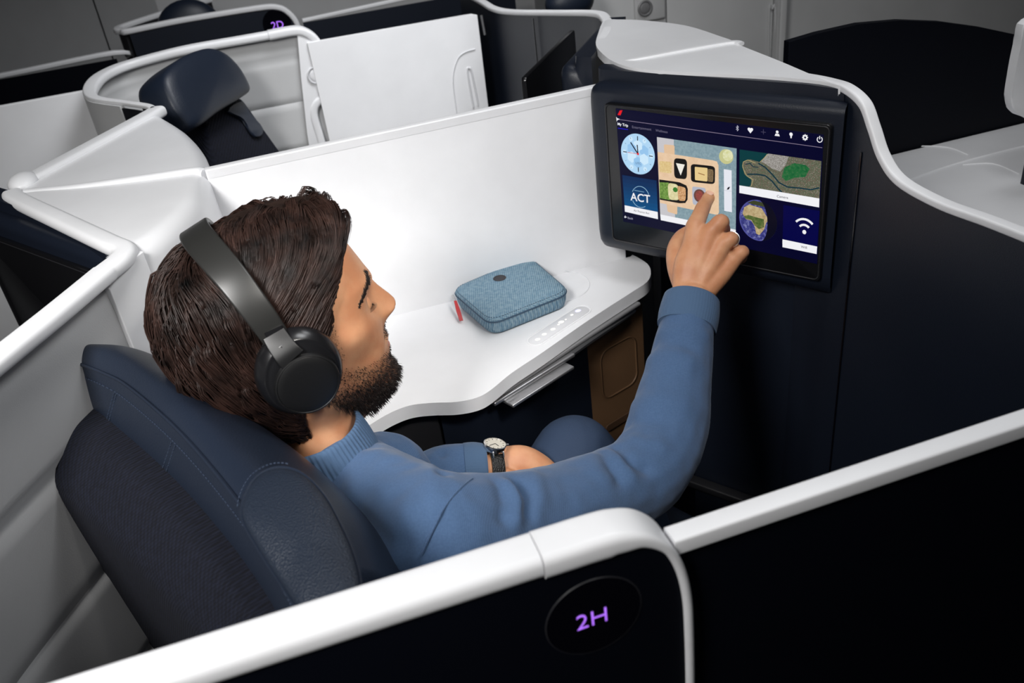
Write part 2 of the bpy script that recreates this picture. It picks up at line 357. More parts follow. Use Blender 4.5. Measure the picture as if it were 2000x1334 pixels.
tray = thing('tray_table', 'folded grey tray table with metal edges stowed under the front of the worktop', 'tray table', (.3, .95, 0))
def ledge(name, pa, pb, z, w, h, mt, dx=0.0):
    A, B = Rz(*pa, z), Rz(*pb, z); bm = bmesh.new(); dd = (B - A).normalized(); s = V((dd.y, -dd.x, 0))
    box(bm, A - s * w, B - A, s * w, V((0, 0, -h)), min(w, h) * .35); return finish(name, bm, mt, tray)
M['grey'] = mat('grey_tray', (.20, .20, .205), .35)
ledge('upper_leaf', (958, 781), (1252, 590), SH - .0215, .06, .006, M['grey'])
ledge('metal_edge', (966, 788), (1124, 690), SH - .0285, .05, .006, M['metal'])
ledge('lower_leaf', (1002, 792), (1122, 715), SH - .0350, .06, .005, M['metal'])
bm = bmesh.new(); A = Rz(1085, 712, SH - .036); B = Rz(1238, 606, SH - .036); tube(bm, cr([A, A * .6 + B * .4 + V((0, 0, .004)), B], 6), [.004 + .0035 * math.sin(PI * k / 12) for k in range(13)], 8); finish('handle_bar', bm, M['metal'], tray)

# tan storage nook between console and monitor
nook = thing('storage_locker', 'tan leather-lined storage locker below the worktop, behind the raised forearm', 'storage locker', (.5, 1.1, 0))
A = Rz(1120, 690, SH - .08); 
na, nb = Ry(1124, 700, 1.035), Ry(1256, 612, 1.085); na.z = nb.z = 0
bm = bmesh.new(); box(bm, (na.x, na.y, .03), nb - na, (-.004, .02, 0), (0, 0, SH - .045 - .03), .002); finish('back_panel', bm, M['tan'], nook)
dn = (nb - na).normalized(); nn = V((dn.y, -dn.x, 0))
bm = bmesh.new(); q = [na + dn * .015 + nn * .0005 + V((0, 0, z)) for z in (.66,)]
def rr3(c, ex, ez, w, h, r, n=5): return [c + ex * x + ez * y for x, y in rrect(w, h, r, n)]
ctr = na + dn * .085 + V((0, 0, .660)) + nn * .001
bm = bmesh.new(); tube(bm, rr3(ctr, dn, V((0, 0, 1)), .075, .09, .018), .0013, 6, closed=True); finish('pocket_rim', bm, M['tan'], nook)
bm = bmesh.new(); sl = na + dn * .085 + V((0, 0, .56)) + nn * .002; prism(bm, rr3(sl, dn, V((.0, 0, 1)), .075, .012, .006), nn * .002); finish('pull_slot', bm, mat('dark_tan', (.06, .03, .015), .6), nook)
# ================================================================ white corner console left of the divider (ours + neighbour's half)
corner = thing('corner_console', 'white triangular console top with a diagonal ridge, at the left end of the divider', 'console', (-.2, 1.16, 0))
K = V((-.343, 1.262, T)); Bp = V((-.183, .936, T)); Rr = V((-.0885, 1.165, T))
def topfront(side):
    """smooth top sheet falling into the suite as a big fillet; side=+1 ours, -1 neighbour's"""
    bm = bmesh.new(); rings = []
    edge = cr([V((-.180, .925, 0)), V((-.135, .985, 0)), V((-.100, 1.07, 0)), V((-.089, 1.165, 0))] if side > 0 else
              [V((-.089, 1.165, 0)), V((-.093, 1.28, 0)), V((-.118, 1.41, 0)), V((-.158, 1.535, 0))], 10)
    apex = [V((-.180, .955, 0)), V((-.205, 1.005, 0)), V((-.27, 1.125, 0)), V((-.328, 1.235, 0))] if side > 0 else [V((-.335, 1.25, 0)), V((-.27, 1.37, 0)), V((-.18, 1.55, 0))]
    n = len(edge); ap = cr(apex, 10)
    if side < 0: ap = ap
    zt_ = T - .004 if side > 0 else T - .006
    for i, e in enumerate(edge):
        a = ap[int(i / (n - 1) * (len(ap) - 1))] if len(ap) != n else ap[i]
        t = (edge[min(i + 1, n - 1)] - edge[max(i - 1, 0)]).normalized(); o = V((t.y, -t.x, 0))
        ring = [V((a.x, a.y, T - .03)), V((a.x, a.y, zt_))]
        R = .022
        c = e - o * R
        for k in range(5): ring.append(V((a.x, a.y, 0)).lerp(c, (k + 1) / 5) + V((0, 0, zt_)))
        for k in range(1, 9):
            q = PI / 2 * k / 8; ring.append(c + o * (R * math.sin(q)) + V((0, 0, zt_ - R * (1 - math.cos(q)))))
        ring.append(e + o * .012 + V((0, 0, SH + .001 if side > 0 else .6)))
        ring.append(V((a.x, a.y, SH + .001 if side > 0 else .6)))
        rings.append(ring)
    loft(bm, rings)
    return bm
finish('top_sheet', topfront(1), M['whitesatin'], corner, angle=60)
finish('neighbour_top_sheet', topfront(-1), M['whitesatin'], corner, angle=60)
# ridge along the middle
bm = bmesh.new(); pp = cr([V((-.325, 1.245, T - .004)), V((-.25, 1.212, T - .002)), V((-.16, 1.186, T)), V((-.105, 1.174, T)), V((-.094, 1.170, T - .004))], 8)
sweep(bm, pp, [(x, y - .006) for x, y in rrect(.017, .014, .0065)]); finish('ridge', bm, M['white'], corner)
# rim over the footwell behind: corner at (235,490) to the tip
rim2 = cr([V((-.197, .905, T)), V((-.182, .932, T)), V((-.180, .955, T)), V((-.200, .990, T)), V((-.26, 1.095, T)), V((-.33, 1.218, T)), V((-.342, 1.248, T))], 8)
bm = bmesh.new(); sweep(bm, rim2, [(x, y - .008) for x, y in rrect(.026, .016, .007)]); finish('rim', bm, M['white'], corner)
bm = bmesh.new(); kp = Rz(40, 352, T); ball(bm, (kp.x, kp.y + .01, T - .006), .020, .03, .012); finish('corner_cap', bm, M['white'], corner)
rim3 = cr([V((-.335, 1.285, T)), V((-.275, 1.38, T)), V((-.215, 1.475, T)), V((-.178, 1.535, T)), V((-.166, 1.56, T))], 8)
bm = bmesh.new(); sweep(bm, rim3, [(x, y - .009) for x, y in rrect(.030, .018, .007)]); finish('neighbour_rim', bm, M['white'], corner)
# upright white face between the corner console and the seat shell
bm = bmesh.new(); fp = [V((-.190, .905, 0)), V((-.172, .925, 0)), V((-.166, .935, 0))]; 
prism(bm, [V((-.196, .896, .45)), V((-.160, .945, .45)), V((-.160, .945, T - .009)), V((-.196, .896, T - .009))], (-.012, .01, 0), .002); finish('end_post', bm, M['white'], corner)
# navy back of the console, seen inside the footwell behind
bm = bmesh.new(); bk = cr([V((-.190, .93, 0)), V((-.212, .990, 0)), V((-.272, 1.095, 0)), V((-.345, 1.22, 0))], 6)
curtain(bm, bk, .02, T - .012, -.006 + .0); finish('back_panel', bm, M['navy'], corner)

# ================================================================ monitor wall helpers
S0 = Rt(1190, 195, 1.233); E1 = V((.5776, -.8163, 0)).normalized(); NS = V((-E1.y * -1, 0, 0)); NS = V((E1.y, -E1.x, 0))   # towards the passenger
ZS = 1.110
def sp(px, py, d=0.0): return Rp(px, py, S0 + NS * d, NS)     # a pixel dropped onto the screen plane, d in front of it
def shift(bm, off):
    for v in bm.verts: v.co += V(off)
def mirror_bm(bm, y0):
    for v in bm.verts: v.co.y = 2 * y0 - v.co.y
def surround(name, label, flip=False, off=(0, 0, 0)):
    """navy monitor surround with shoulder, extruded along the screen direction"""
    th = thing(name, label, 'monitor surround', (.5 + off[0], (1.3 if flip else 1.0) + off[1], 0))
    L0 = -.034; L1 = .22 if flip else .318
    zsh = 1.093
    prf = [(-.045, .842), (-.045, ZS - .004), (-.018, ZS - .004), (-.016, ZS - .018), (-.012, zsh)]
    for k in range(7):
        a = PI / 2 * k / 6; prf.append((-.006 + .012 * math.sin(a), zsh - .013 + .013 * math.cos(a)))
    prf += [(.006, .872), (.004, .858), (-.004, .846), (-.014, .842)]
    bm = bmesh.new(); rings = []
    st = [(L0, .016, .03), (L0 + .002, .009, .015), (L0 + .006, .004, .006), (L0 + .012, .001, .002), (L0 + .02, 0, 0)] + [(L0 + .02 + (L1 - L0 - .02) * k / 6, 0, 0) for k in range(1, 7)]
    for s, din, dz in st:
        rings.append([S0 + E1 * s + NS * (n_ - (din if n_ > -.02 else 0)) + V((0, 0, z - S0.z - (dz if z > 1.0 and n_ > -.017 else 0))) for n_, z in prf])
    loft(bm, rings)
    for v in bm.verts: v.co.x = min(v.co.x, .634)
    shift(bm, off)
    if flip: mirror_bm(bm, MY + .007)
    finish('surround_body', bm, M['navy'], th, angle=50)
    bm = bmesh.new(); box(bm, S0 + E1 * .10 + NS * -.10 + V((0, 0, .02 - S0.z)), E1 * (.10 if flip else .215), NS * .05, V((0, 0, .823))); shift(bm, off)
    if flip: mirror_bm(bm, MY + .007)
    finish('support_wall', bm, M['navy'], th, smooth=False)
    return th
sur = surround('monitor_surround', 'dark navy monitor surround framing the lit touch screen')
surN = surround('monitor_surround', "dark navy monitor surround in the neighbouring suite, beyond the divider's right end", flip=True)

def monitor(name, label, flip=False, off=(0, 0, 0)):
    th = thing(name, label, 'screen', (.5 + off[0], (1.35 if flip else .98) + off[1], .9))
    pts = [sp(1190, 195), sp(1630, 237), sp(1611, 551), sp(1207, 455)]
    c = [(p - S0) for p in pts]; xs = [q.dot(E1) for q in c]; zs = [q.z for q in c]
    x0, x1, z0, z1 = 0, (xs[1] + xs[2]) / 2, (zs[2] + zs[3]) / 2, (zs[0] + zs[1]) / 2
    cx, cz, wd, hg = (x0 + x1) / 2, (z0 + z1) / 2, x1 - x0, z1 - z0
    bm = bmesh.new()
    outer = [S0 + E1 * (cx + x) + V((0, 0, cz + y)) + NS * .006 for x, y in rrect(wd, hg, .006)]
    prism(bm, outer, NS * .008, .0012, 2)
    shift(bm, off)
    if flip: mirror_bm(bm, MY + .007)
    fr = finish('bezel', bm, M['bezel'], th)
    bm = bmesh.new(); o2 = [S0 + E1 * (cx + x) + V((0, 0, cz + y)) + NS * .0142 for x, y in rrect(wd * .985, hg * .975, .006)]
    tube(bm, o2, .0007, 6, closed=True)
    shift(bm, off)
    if flip: mirror_bm(bm, MY + .007)
    finish('bezel_edge', bm, M['dark'], fr)
    return th, (cx, cz, wd, hg)
mon, MD = monitor('touch_screen', 'lit touch screen showing tiles, the raised finger touching its meal picture')
monN, _ = monitor('touch_screen', "switched-off screen in the neighbouring suite, seen edge-on past the divider", flip=True, off=(-.052, -.030, 0))
bm = bmesh.new(); box(bm, S0 + E1 * .004 + V((0, 0, MD[1] - MD[3] / 2 + .004)) + NS * .014, E1 * (MD[2] - .008), NS * .001, V((0, 0, MD[3] - .008))); shift(bm, (-.052, -.030, 0)); mirror_bm(bm, MY + .007); finish('display', bm, M['blackgloss'], monN)

# ================================================================ right-hand front wall with the white S-curved rim
XW = .632
fw = thing('suite_partition', 'dark navy suite partition with an S-curved white rim, right of the lit screen', 'partition', (XW, .6, 0))
def fwall(th, flip=False):
    rp = [Rz(1500, 136, ZS - .012), Rz(1560, 146, ZS - .003), Rz(1612, 156, ZS - .0005), Rx(1650, 169, XW), Rx(1684, 200, XW), Rx(1703, 250, XW), Rx(1722, 305, XW), Rx(1755, 350, XW), Rx(1830, 392, XW), Rx(1920, 425, XW), Rx(2000, 456, XW)]
    rp += [V((XW, .45, 1.043)), V((XW, .36, 1.045)), V((XW, .30, 1.045))]
    pth = cr(rp, 8)
    bm = bmesh.new(); rings = []
    pr = rrect(.014, .009, .0025)
    for i, p in enumerate(pth):
        t = (pth[min(i + 1, len(pth) - 1)] - pth[max(i - 1, 0)]).normalized(); s = V((t.y, -t.x, 0)).normalized(); u = s.cross(t).normalized()
        if u.z < 0: u = -u
        rings.append([p - s * (x + .006) + u * (y - .0045) for x, y in pr])
    loft(bm, rings)
    if flip: mirror_bm(bm, MY + .007)
    finish('rim', bm, M['white'], th)
    bm = bmesh.new(); rings = []
    for i, p in enumerate(pth[10:]):
        s = V((-1, 0, 0)); z1 = p.z - .007
        a, b = p + V((.003, 0, 0)), p + V((.011, 0, 0))
        rings.append([V((a.x, a.y, .02)), V((a.x, a.y, z1)), V((b.x, b.y, z1)), V((b.x, b.y, .02))])
    loft(bm, rings)
    if flip: mirror_bm(bm, MY + .007)
    finish('wall_panel', bm, M['navy'], th, angle=30)
    return pth
pth = fwall(fw)
# panel seam
bm = bmesh.new(); s0 = Rx(1682, 298, XW + .002); box(bm, V((XW + .0015, s0.y - .0012, .05)), (.0016, 0, 0), (0, .0022, 0), (0, 0, s0.z - .05)); finish('panel_seam', bm, M['blackgloss'], fw, smooth=False)
# column between the screen surround and the wall panel
bm = bmesh.new(); c0_ = S0 + E1 * .335 + NS * .004
prism(bm, [V((c0_.x, c0_.y, .02)), V((XW + .002, s0.y + .001, .02)), V((XW + .012, s0.y + .02, .02)), V((c0_.x + .03, c0_.y + .04, .02))], (0, 0, 1.015)); finish('corner_post', bm, M['navy'], fw)
# lower footwell panel below the screen
bm = bmesh.new(); box(bm, S0 + E1 * 0 + V((0, 0, .40 - S0.z)) + NS * -.05, E1 * .28, NS * .02, V((0, 0, .014)), .003); finish('footwell_ledge', bm, M['dark'], sur)

# ================================================================ white console top above the screen (belongs to the row in front)
tp = thing('console_top', 'white triangular console top directly above and behind the lit screen', 'console', (.6, 1.1, 0))
px_ = [(1164, 88), (1168, 66), (1180, 40), (1205, 38), (1260, 40), (1340, 50), (1410, 72), (1432, 80), (1450, 90), (1520, 118), (1600, 152), (1642, 168), (1600, 158), (1500, 149), (1400, 144), (1320, 140), (1260, 135.5), (1222, 129), (1196, 119), (1178, 106)]
tpp = [Rz(x, y, ZS) for x, y in px_]
bm = bmesh.new(); q = cr(tpp, 4, closed=True); prism(bm, [p - V((0, 0, .012)) for p in q], (0, 0, .012), .003, 3); finish('top_sheet', bm, M['whitesatin'], tp)
bm = bmesh.new(); pr_ = cr([Rz(1205, 121, ZS - .006), Rz(1240, 117, ZS - .001), Rz(1330, 100, ZS), Rz(1425, 84, ZS), Rz(1447, 86, ZS)], 8)
sweep(bm, pr_, [(x, y) for x, y in rrect(.012, .005, .0024)]); finish('ridge', bm, M['white'], tp)
bm = bmesh.new(); q2 = [Rz(x, y, ZS) for x, y in [(1450, 92), (1520, 122), (1600, 156), (1640, 170)]]
box(bm, (.600, 1.10, .03), (.05, 0, 0), (0, .17, 0), (0, 0, ZS - .045)); finish('console_body', bm, M['navy'], tp)

# ================================================================ neighbour's far wall rim and navy wall (mirrors ours)
fn = thing('suite_partition', 'dark navy partition with a thin white rim, left of the switched-off edge-on screen', 'partition', (.55, 1.8, 0))
rp = [Rz(900, -22, 1.055), Rz(940, -1, 1.055), Rz(965, 13, 1.055), Rz(1000, 19, 1.06), Rz(1080, 20, 1.08), Rz(1160, 21, 1.10), Rz(1183, 32, 1.105), Rz(1186, 52, ZS), Rz(1175, 75, ZS)]
pth = cr(rp, 8); bm = bmesh.new(); sweep(bm, pth, [(x, y - .005) for x, y in rrect(.018, .010, .004)]); finish('rim', bm, M['white'], fn)
bm = bmesh.new(); rings = []
for i, p in enumerate(pth):
    t = (pth[min(i + 1, len(pth) - 1)] - pth[max(i - 1, 0)]); t.z = 0; t.normalize(); s = V((t.y, -t.x, 0))
    a, b = p - s * .003, p - s * -.006
    rings.append([V((a.x, a.y, .02)), V((a.x, a.y, p.z - .009)), V((b.x, b.y, p.z - .009)), V((b.x, b.y, .02))])
loft(bm, rings); finish('wall_panel', bm, M['navy'], fn, angle=30)
sm = Ry(1050, 80, 1.75); 
bm = bmesh.new(); a = Rz(1044, 24, 1.07); box(bm, V((a.x - .006, a.y, .3)), (.002, 0, 0), (0, -.003, 0), (0, 0, .76)); finish('panel_seam', bm, M['blackgloss'], fn, smooth=False)
bm = bmesh.new(); a = Ry(940, 30, 1.955); b_2 = Ry(947, 68, 1.955); tube(bm, [a, b_2], .003, 6); finish('door_latch', bm, M['metal'], fn)

def sstep_(a, b, x): t = max(0, min(1, (x - a) / (b - a))); return t * t * (3 - 2 * t)
# ================================================================ neighbour's shell (far side wing, seen from inside)
YF = 1.975
nsh = thing('suite_shell', "white-lined shell wrapping the neighbouring suite's empty seat, with a round lamp", 'suite shell', (-.2, 1.8, 0))
nz_ = T
wp = [Ry(575, 52, YF), Ry(600, 57, YF), Ry(620, 72, YF), Ry(633, 95, YF), Ry(641, 130, YF), Ry(650, 172, YF), Ry(645, 188, YF), Ry(624, 202, YF), Ry(619, 222, YF), Ry(630, 262, YF), Ry(640, 300, YF)]
ztop = wp[0].z
backn = [V((-.172, 1.555, T)), V((-.183, 1.585, T)), V((-.222, 1.640, T)), V((-.278, 1.72, T)), V((-.296, 1.80, T)), V((-.290, 1.88, T + .004)), V((-.262, 1.94, T + .006)), V((-.215, 1.97, T + .008)), V((-.12, YF, ztop)), V((0, YF, ztop)), V((.05, YF, ztop))]
bp2 = cr(backn + wp, 7)
m1 = cr(backn, 7)
bm = bmesh.new(); sweep(bm, m1, [(x, y - .008) for x, y in rrect(.030, .016, .006)], scale=[.42 + .58 * sstep_(14, 34, i) for i in range(len(m1))]); finish('rim', bm, M['white'], nsh)
bm = bmesh.new(); m2 = cr([backn[-1]] + wp, 6); sweep(bm, m2, [(x, y + .008) for x, y in rrect(.034, .018, .006)], side=(0, 1, 0)) if False else sweep(bm, m2, [(x, y - .008) for x, y in rrect(.034, .018, .006)], side=(0, 1, 0)); finish('rim_end_cap', bm, M['white'], nsh)
# inner lining with grooves + end panel with the lamp
ip = [V((p.x, p.y, 0)) for p in m1]; e_ = Ry(618, 150, YF)
ip = ip[14:] + [V((.09, YF, 0)), V((e_.x, YF, 0))]
bm = bmesh.new()
g2 = [Ry(480, 133, YF).z, Ry(500, 215, YF).z, Ry(620, 285, YF).z - .0]
curtain(bm, ip, .3, ztop - .012, .012, gprof(.3, T - .006, g2, .004, .008)); finish('inner_lining', bm, M['lining_far'], nsh)
bm = bmesh.new(); ep3 = [Ry(580, 62, YF - .014), Ry(600, 62, YF - .014)] + [Ry(x, y, YF - .014) for x, y in [(618, 80), (630, 105), (638, 135), (645, 172), (640, 184), (620, 198), (614, 222), (625, 262), (645, 350), (652, 420), (625, 430), (600, 260), (588, 150)]]
prism(bm, ep3, (0, .012, 0), .002, 2); endp_ = finish('end_panel', bm, M['white'], nsh)
lc = Ry(617, 147, YF - .016); bm = bmesh.new(); tube(bm, [lc + V((.017 * math.cos(t), 0, .017 * math.sin(t))) for t in [2 * PI * k / 28 for k in range(28)]], .002, 8, closed=True); lamp = finish('reading_lamp', bm, M['ctrl'], endp_)
bm = bmesh.new(); ball(bm, lc, .013, .002, .013); finish('lamp_lens', bm, M['white'], lamp) if False else finish('lamp_lens', bm, M['white'], endp_)
bm = bmesh.new(); curtain(bm, [p + V((0, 0, 0)) for p in [V((p.x - .004, p.y - .004, 0)) for p in m1[:30]]], .02, T - .010, .004); finish('outer_panel', bm, M['black'], nsh)

# far sliding door of the neighbour: white inside
YD = 1.955
dN = thing('sliding_door', 'white inner face of a sliding door beyond the divider, with a recessed grip', 'door', (.35, YD, 0))
a, b, c_, d_ = Ry(600, 84, YD), Ry(905, 31, YD), Ry(922, 28, YD), Ry(930, 48, YD)
low1 = V((Ry(952, 205, YD).x, YD, .03))
poly = [V((a.x, YD, .03)), V((a.x, YD, a.z)), V((b.x, YD, b.z)), V((c_.x, YD, c_.z)), V((c_.x + .012, YD, c_.z - .004)), V((d_.x + .005, YD, d_.z)), V((Ry(950, 180, YD).x, YD, Ry(950, 180, YD).z)), low1]
bm = bmesh.new(); prism(bm, poly, (0, .012, 0), .002, 2); finish('door_panel', bm, M['white'], dN)
bm = bmesh.new(); g = [Ry(x, y, YD - .001) for x, y in [(934, 205), (921, 140), (917, 134), (913, 140), (925, 210)]]; tube(bm, cr(g, 5), .0022, 6); grip = finish('recessed_grip', bm, M['ctrl'], dN)
bm = bmesh.new(); g = [Ry(x, y, YD - .001) for x, y in [(895, 240), (885, 160), (892, 120), (905, 104), (928, 96)]]; tube(bm, cr(g, 6), .0012, 6); finish('grip_outline', bm, M['ctrl'], dN)

# door of the suite behind the neighbour (far left, dim)
dB = thing('sliding_door', 'dim white inner door face at the far left edge, under the thin black band', 'door', (-.5, YD, 0))
a, b = Ry(-60, 212, 1.9), Ry(172, 176, 1.9)
bm = bmesh.new(); box(bm, V((-.95, 1.9, .03)), V((b.x + .95, 0, 0)), (0, .012, 0), (0, 0, b.z - .03), .002); finish('door_panel', bm, M['white'], dB)
# ================================================================ footwell of the row behind (dark, far left)
OB = (-.838, .152, -.042)
surB = surround('monitor_surround', 'dark monitor surround in the footwell at the left edge, under the white corner console', off=OB)
monB, _ = monitor('touch_screen', 'dark screen seen from above in the footwell at the left edge', off=OB)

# ================================================================ seats
M['leatherN'] = M['leather']
WS = V((.45, -.89, 0)).normalized(); FS = V((.89, .45, 0)).normalized()
REC = math.radians(24)
NF = (FS * math.cos(REC) + V((0, 0, 1)) * math.sin(REC)).normalized(); US = (V((0, 0, 1)) * math.cos(REC) - FS * math.sin(REC)).normalized()
def seat(name, label, flip=False, off=(0, 0, 0), detail=True, sc_=1.0):
    th = thing(name, label, 'seat', (-.05 + off[0], (2 * (MY + .007) - .65 if flip else .65) + off[1], 0))
    def fin(nm, bm, m, par, **k):
        if off != (0, 0, 0): shift(bm, off)
        if flip: mirror_bm(bm, MY + .007)
        return finish(nm, bm, m, par, **k)
    # ---- headrest cushion
    zr = 1.0
    ridge = [(128, 712), (150, 712), (205, 733), (250, 757), (330, 825), (400, 900), (480, 1002), (530, 1082), (575, 1160), (610, 1230)]
    front = [(150, 690), (182, 677), (235, 674), (285, 690), (360, 738), (430, 790), (520, 855), (600, 930), (660, 1012), (700, 1120)]
    low = [(140, 760), (152, 795), (185, 815), (225, 850), (300, 915), (370, 985), (440, 1065), (490, 1130), (530, 1190), (570, 1260)]
    Rg = cr([Rz(x, y, zr - .004 * (k == 0)) for k, (x, y) in enumerate(ridge)], 5)
    Fg = cr([Rz(x, y, zr + .004 - .0006 * k * k) for k, (x, y) in enumerate(front)], 5)
    Lg = cr([Rz(x, y, zr - .055) for x, y in low], 5)
    N = len(Rg); bm = bmesh.new(); rings = []
    for i in range(N):
        r, f, l = Rg[i], Fg[i], Lg[i]; e = min(1, math.sqrt(max(0, i / 6))) if i < 6 else 1
        top = (r + f) / 2 + V((0, 0, .010 * e)); d = (f - r)
        fr = f + NF * .010 * e - US * .05
        rings.append([l.lerp(r, .0) - US * .015, l, l.lerp(r, .5) - NF * -.0 + (l - f).normalized() * .004 * e, l.lerp(r, .92), r, r + d * .06 + V((0, 0, .005 * e)), r + d * .3 + V((0, 0, .012 * e)), top + V((0, 0, .004 * e)), r + d * .8 + V((0, 0, .007 * e)), f, f + NF * .008 * e - US * .02, fr, f + NF * .006 * e - US * .12, f - NF * .01 - US * .17, l.lerp(f, .5) - US * .12])
    loft(bm, rings)
    bmesh.ops.subdivide_edges(bm, edges=[], cuts=1)
    hr = fin('headrest', bm, M['leather'], th, angle=70)
    sb = hr.modifiers.new('s', 'SUBSURF'); sb.levels = 1; sb.render_levels = 2
    if detail:
        up = V((0, 0, .002))
        bm = bmesh.new(); tube(bm, [p + up for p in Rg[4:]], .0018, 6); fin('piping', bm, M['leather'], hr)
        bm = bmesh.new()
        def dashes(pts, r, step=.0042, duty=.6):
            acc = 0
            for a, b in zip(pts, pts[1:]):
                L = (b - a).length; k = max(1, int(L / step))
                for q in range(k):
                    tube(bm, [a.lerp(b, q / k), a.lerp(b, (q + duty) / k)], r, 4)
        dashes([l.lerp(r, .80) - NF * .0015 for l, r in zip(Lg, Rg)][7:], .0005)
        for k in (13, 21):
            dashes([Lg[k].lerp(Rg[k], t) - NF * .002 for t in (.05, .3, .6, .8)], .0005); dashes([(Lg[k] + (Lg[k + 1] - Lg[k]) * .5).lerp(Rg[k] + (Rg[k + 1] - Rg[k]) * .5, t) - NF * .002 for t in (.05, .3, .6, .8)], .0005)
        fin('stitching', bm, M['stitch'], hr, smooth=False)
        # near-side bolster
        bo = [(474, 1010), (480, 965), (505, 930), (545, 914), (590, 926), (632, 968), (664, 1025), (690, 1085), (703, 1140), (700, 1190), (650, 1230), (600, 1210), (550, 1140), (505, 1070)]
        def bz(x, y): return Rz(x, y, 1.020 - .014 * max(0, min(1, ((x - 480) * .45 + (y - 914) * .9) / 250)))
        bo3 = [bz(x, y) for x, y in bo]; c = sum(bo3, V((0, 0, 0))) / len(bo3); tow = (CAM - c).normalized()
        oc = cr(bo3, 6, closed=True); bm = bmesh.new(); rings = []
        rings.append([p - tow * .03 for p in oc])
        for t, h in ((1, 0), (.985, .0035), (.95, .0065), (.85, .0095), (.65, .0125), (.4, .0145), (.15, .0155)): rings.append([c.lerp(p, t) + tow * h for p in oc])
        loft(bm, rings); bol = fin('bolster', bm, M['leather2'], hr, angle=80)
        bm = bmesh.new(); tube(bm, [p + tow * .0005 for p in oc], .0017, 6, closed=True); fin('bolster_piping', bm, M['leather'], hr)
        bm = bmesh.new()
        dashes([c.lerp(p, 1.075) + tow * .004 for p in oc][2:22], .0005); fin('bolster_stitching', bm, M['stitch'], hr, smooth=False)
    else:
        bm = bmesh.new(); a = Fg[-6] if False else Fg[34] + NF * .02 - US * .10
        prism(bm, [a + WS * x + US * y + NF * .012 for x, y in [(.0, .0), (.03, .004), (.045, -.03), (.05, -.075), (.043, -.092), (.028, -.09), (.02, -.05), (.004, -.03)]], NF * .006, .002); fin('strap', bm, M['leather'], th)
    # ---- backrest wrapped in black knitted fabric
    bk = [(66, 905), (72, 880), (88, 850), (110, 822), (150, 805)]
    bm = bmesh.new(); rings = []
    ridge2 = cr([Rz(x, y, .925) for x, y in [(68, 900), (80, 925), (150, 985), (220, 1052), (300, 1135), (390, 1240), (470, 1350)]], 5)
    top2 = cr([Rz(x, y, .955) for x, y in [(95, 838), (118, 812), (190, 822), (262, 890), (345, 985), (440, 1100), (530, 1230)]], 5)
    frn = [p + FS * .07 for p in top2]
    for i in range(len(ridge2)):
        r, t_, f = ridge2[i], top2[i], frn[i]; e = 1 if i > 4 else .25 + .15 * i
        dn = V((0, 0, -1)); bkd = (r - t_); bkd.z = 0; bkd.normalize()
        rings.append([r + dn * .75 + FS * .05 * 1, r + dn * .4 + FS * .03, r + dn * .12 + FS * .006, r + dn * .02, r, r.lerp(t_, .35) + V((0, 0, .006 * e)), r.lerp(t_, .75) + V((0, 0, .008 * e)), t_, f + V((0, 0, -.002)), f + dn * .05 + FS * .015, f + dn * .5 + FS * .16, f + dn * .8 + FS * .2])
    loft(bm, rings); bb = fin('backrest', bm, M['mesh'], th, angle=80)
    sb = bb.modifiers.new('s', 'SUBSURF'); sb.levels = 1; sb.render_levels = 2
    # ---- seat cushion
    c = V((.12, .72, .38)); bm = bmesh.new()
    box(bm, c - WS * .23 - FS * .12, WS * .46, FS * .52, V((0, 0, .10)), .03); fin('seat_cushion', bm, M['leather'], th)
    bm = bmesh.new(); box(bm, c - WS * .21 - FS * .08 + V((0, 0, -.38)), WS * .42, FS * .44, V((0, 0, .38)), .01); fin('seat_base', bm, M['dark'], th)
    return th
seat0 = seat('recliner', 'navy leather headrest on a black knitted seat back, holding the man up')
seat1 = thing('recliner', 'empty seat with a smooth navy headrest and black backrest in the neighbouring suite', 'seat', (-.1, 1.7, 0))
FM = V((.89, -.45, 0)).normalized(); NM = (FM * .93 + V((0, 0, .37))).normalized(); cN = Rt(400, 165, 1.78)
def np_(l, d): return [Rp(x, y, cN + NM * d, NM) for x, y in l]
def cushion(bm, o, dep, r):
    c = sum(o, V((0, 0, 0))) / len(o); rings = []
    for k, d in ((.05, 1.25), (.45, 1.15), (.80, .92), (.93, .62), (.985, .3), (1, 0)): rings.append([c.lerp(p, k) + NM * (r * d) for p in o])
    for k, d in ((1, .35), (1, .8), (.97, 1), (.9, 1.1), (.05, 1.12)): rings.append([c.lerp(p, k) - NM * (dep * d) for p in o])
    loft(bm, rings)
bm = bmesh.new(); cushion(bm, cr(np_([(316, 150), (345, 118), (386, 99), (414, 97), (441, 110), (466, 137), (483, 168), (484, 180), (470, 191), (425, 219), (380, 250), (352, 232), (328, 195)], 0), 6, closed=True), .060, .016); finish('headrest', bm, M['leather'], seat1, angle=80)
bm = bmesh.new(); prism(bm, np_([(390, 215), (430, 195), (472, 189), (482, 200), (548, 300), (640, 440), (470, 520)], -.035), NM * -.09, .012, 4); finish('backrest', bm, M['mesh'], seat1)
bm = bmesh.new(); prism(bm, cr(np_([(441, 217), (469, 200), (480, 217), (496, 236), (510, 253), (507, 265), (496, 269), (484, 256), (472, 234), (455, 226)], -.032), 4, closed=True), NM * .006, .002); finish('strap', bm, M['leather'], seat1)

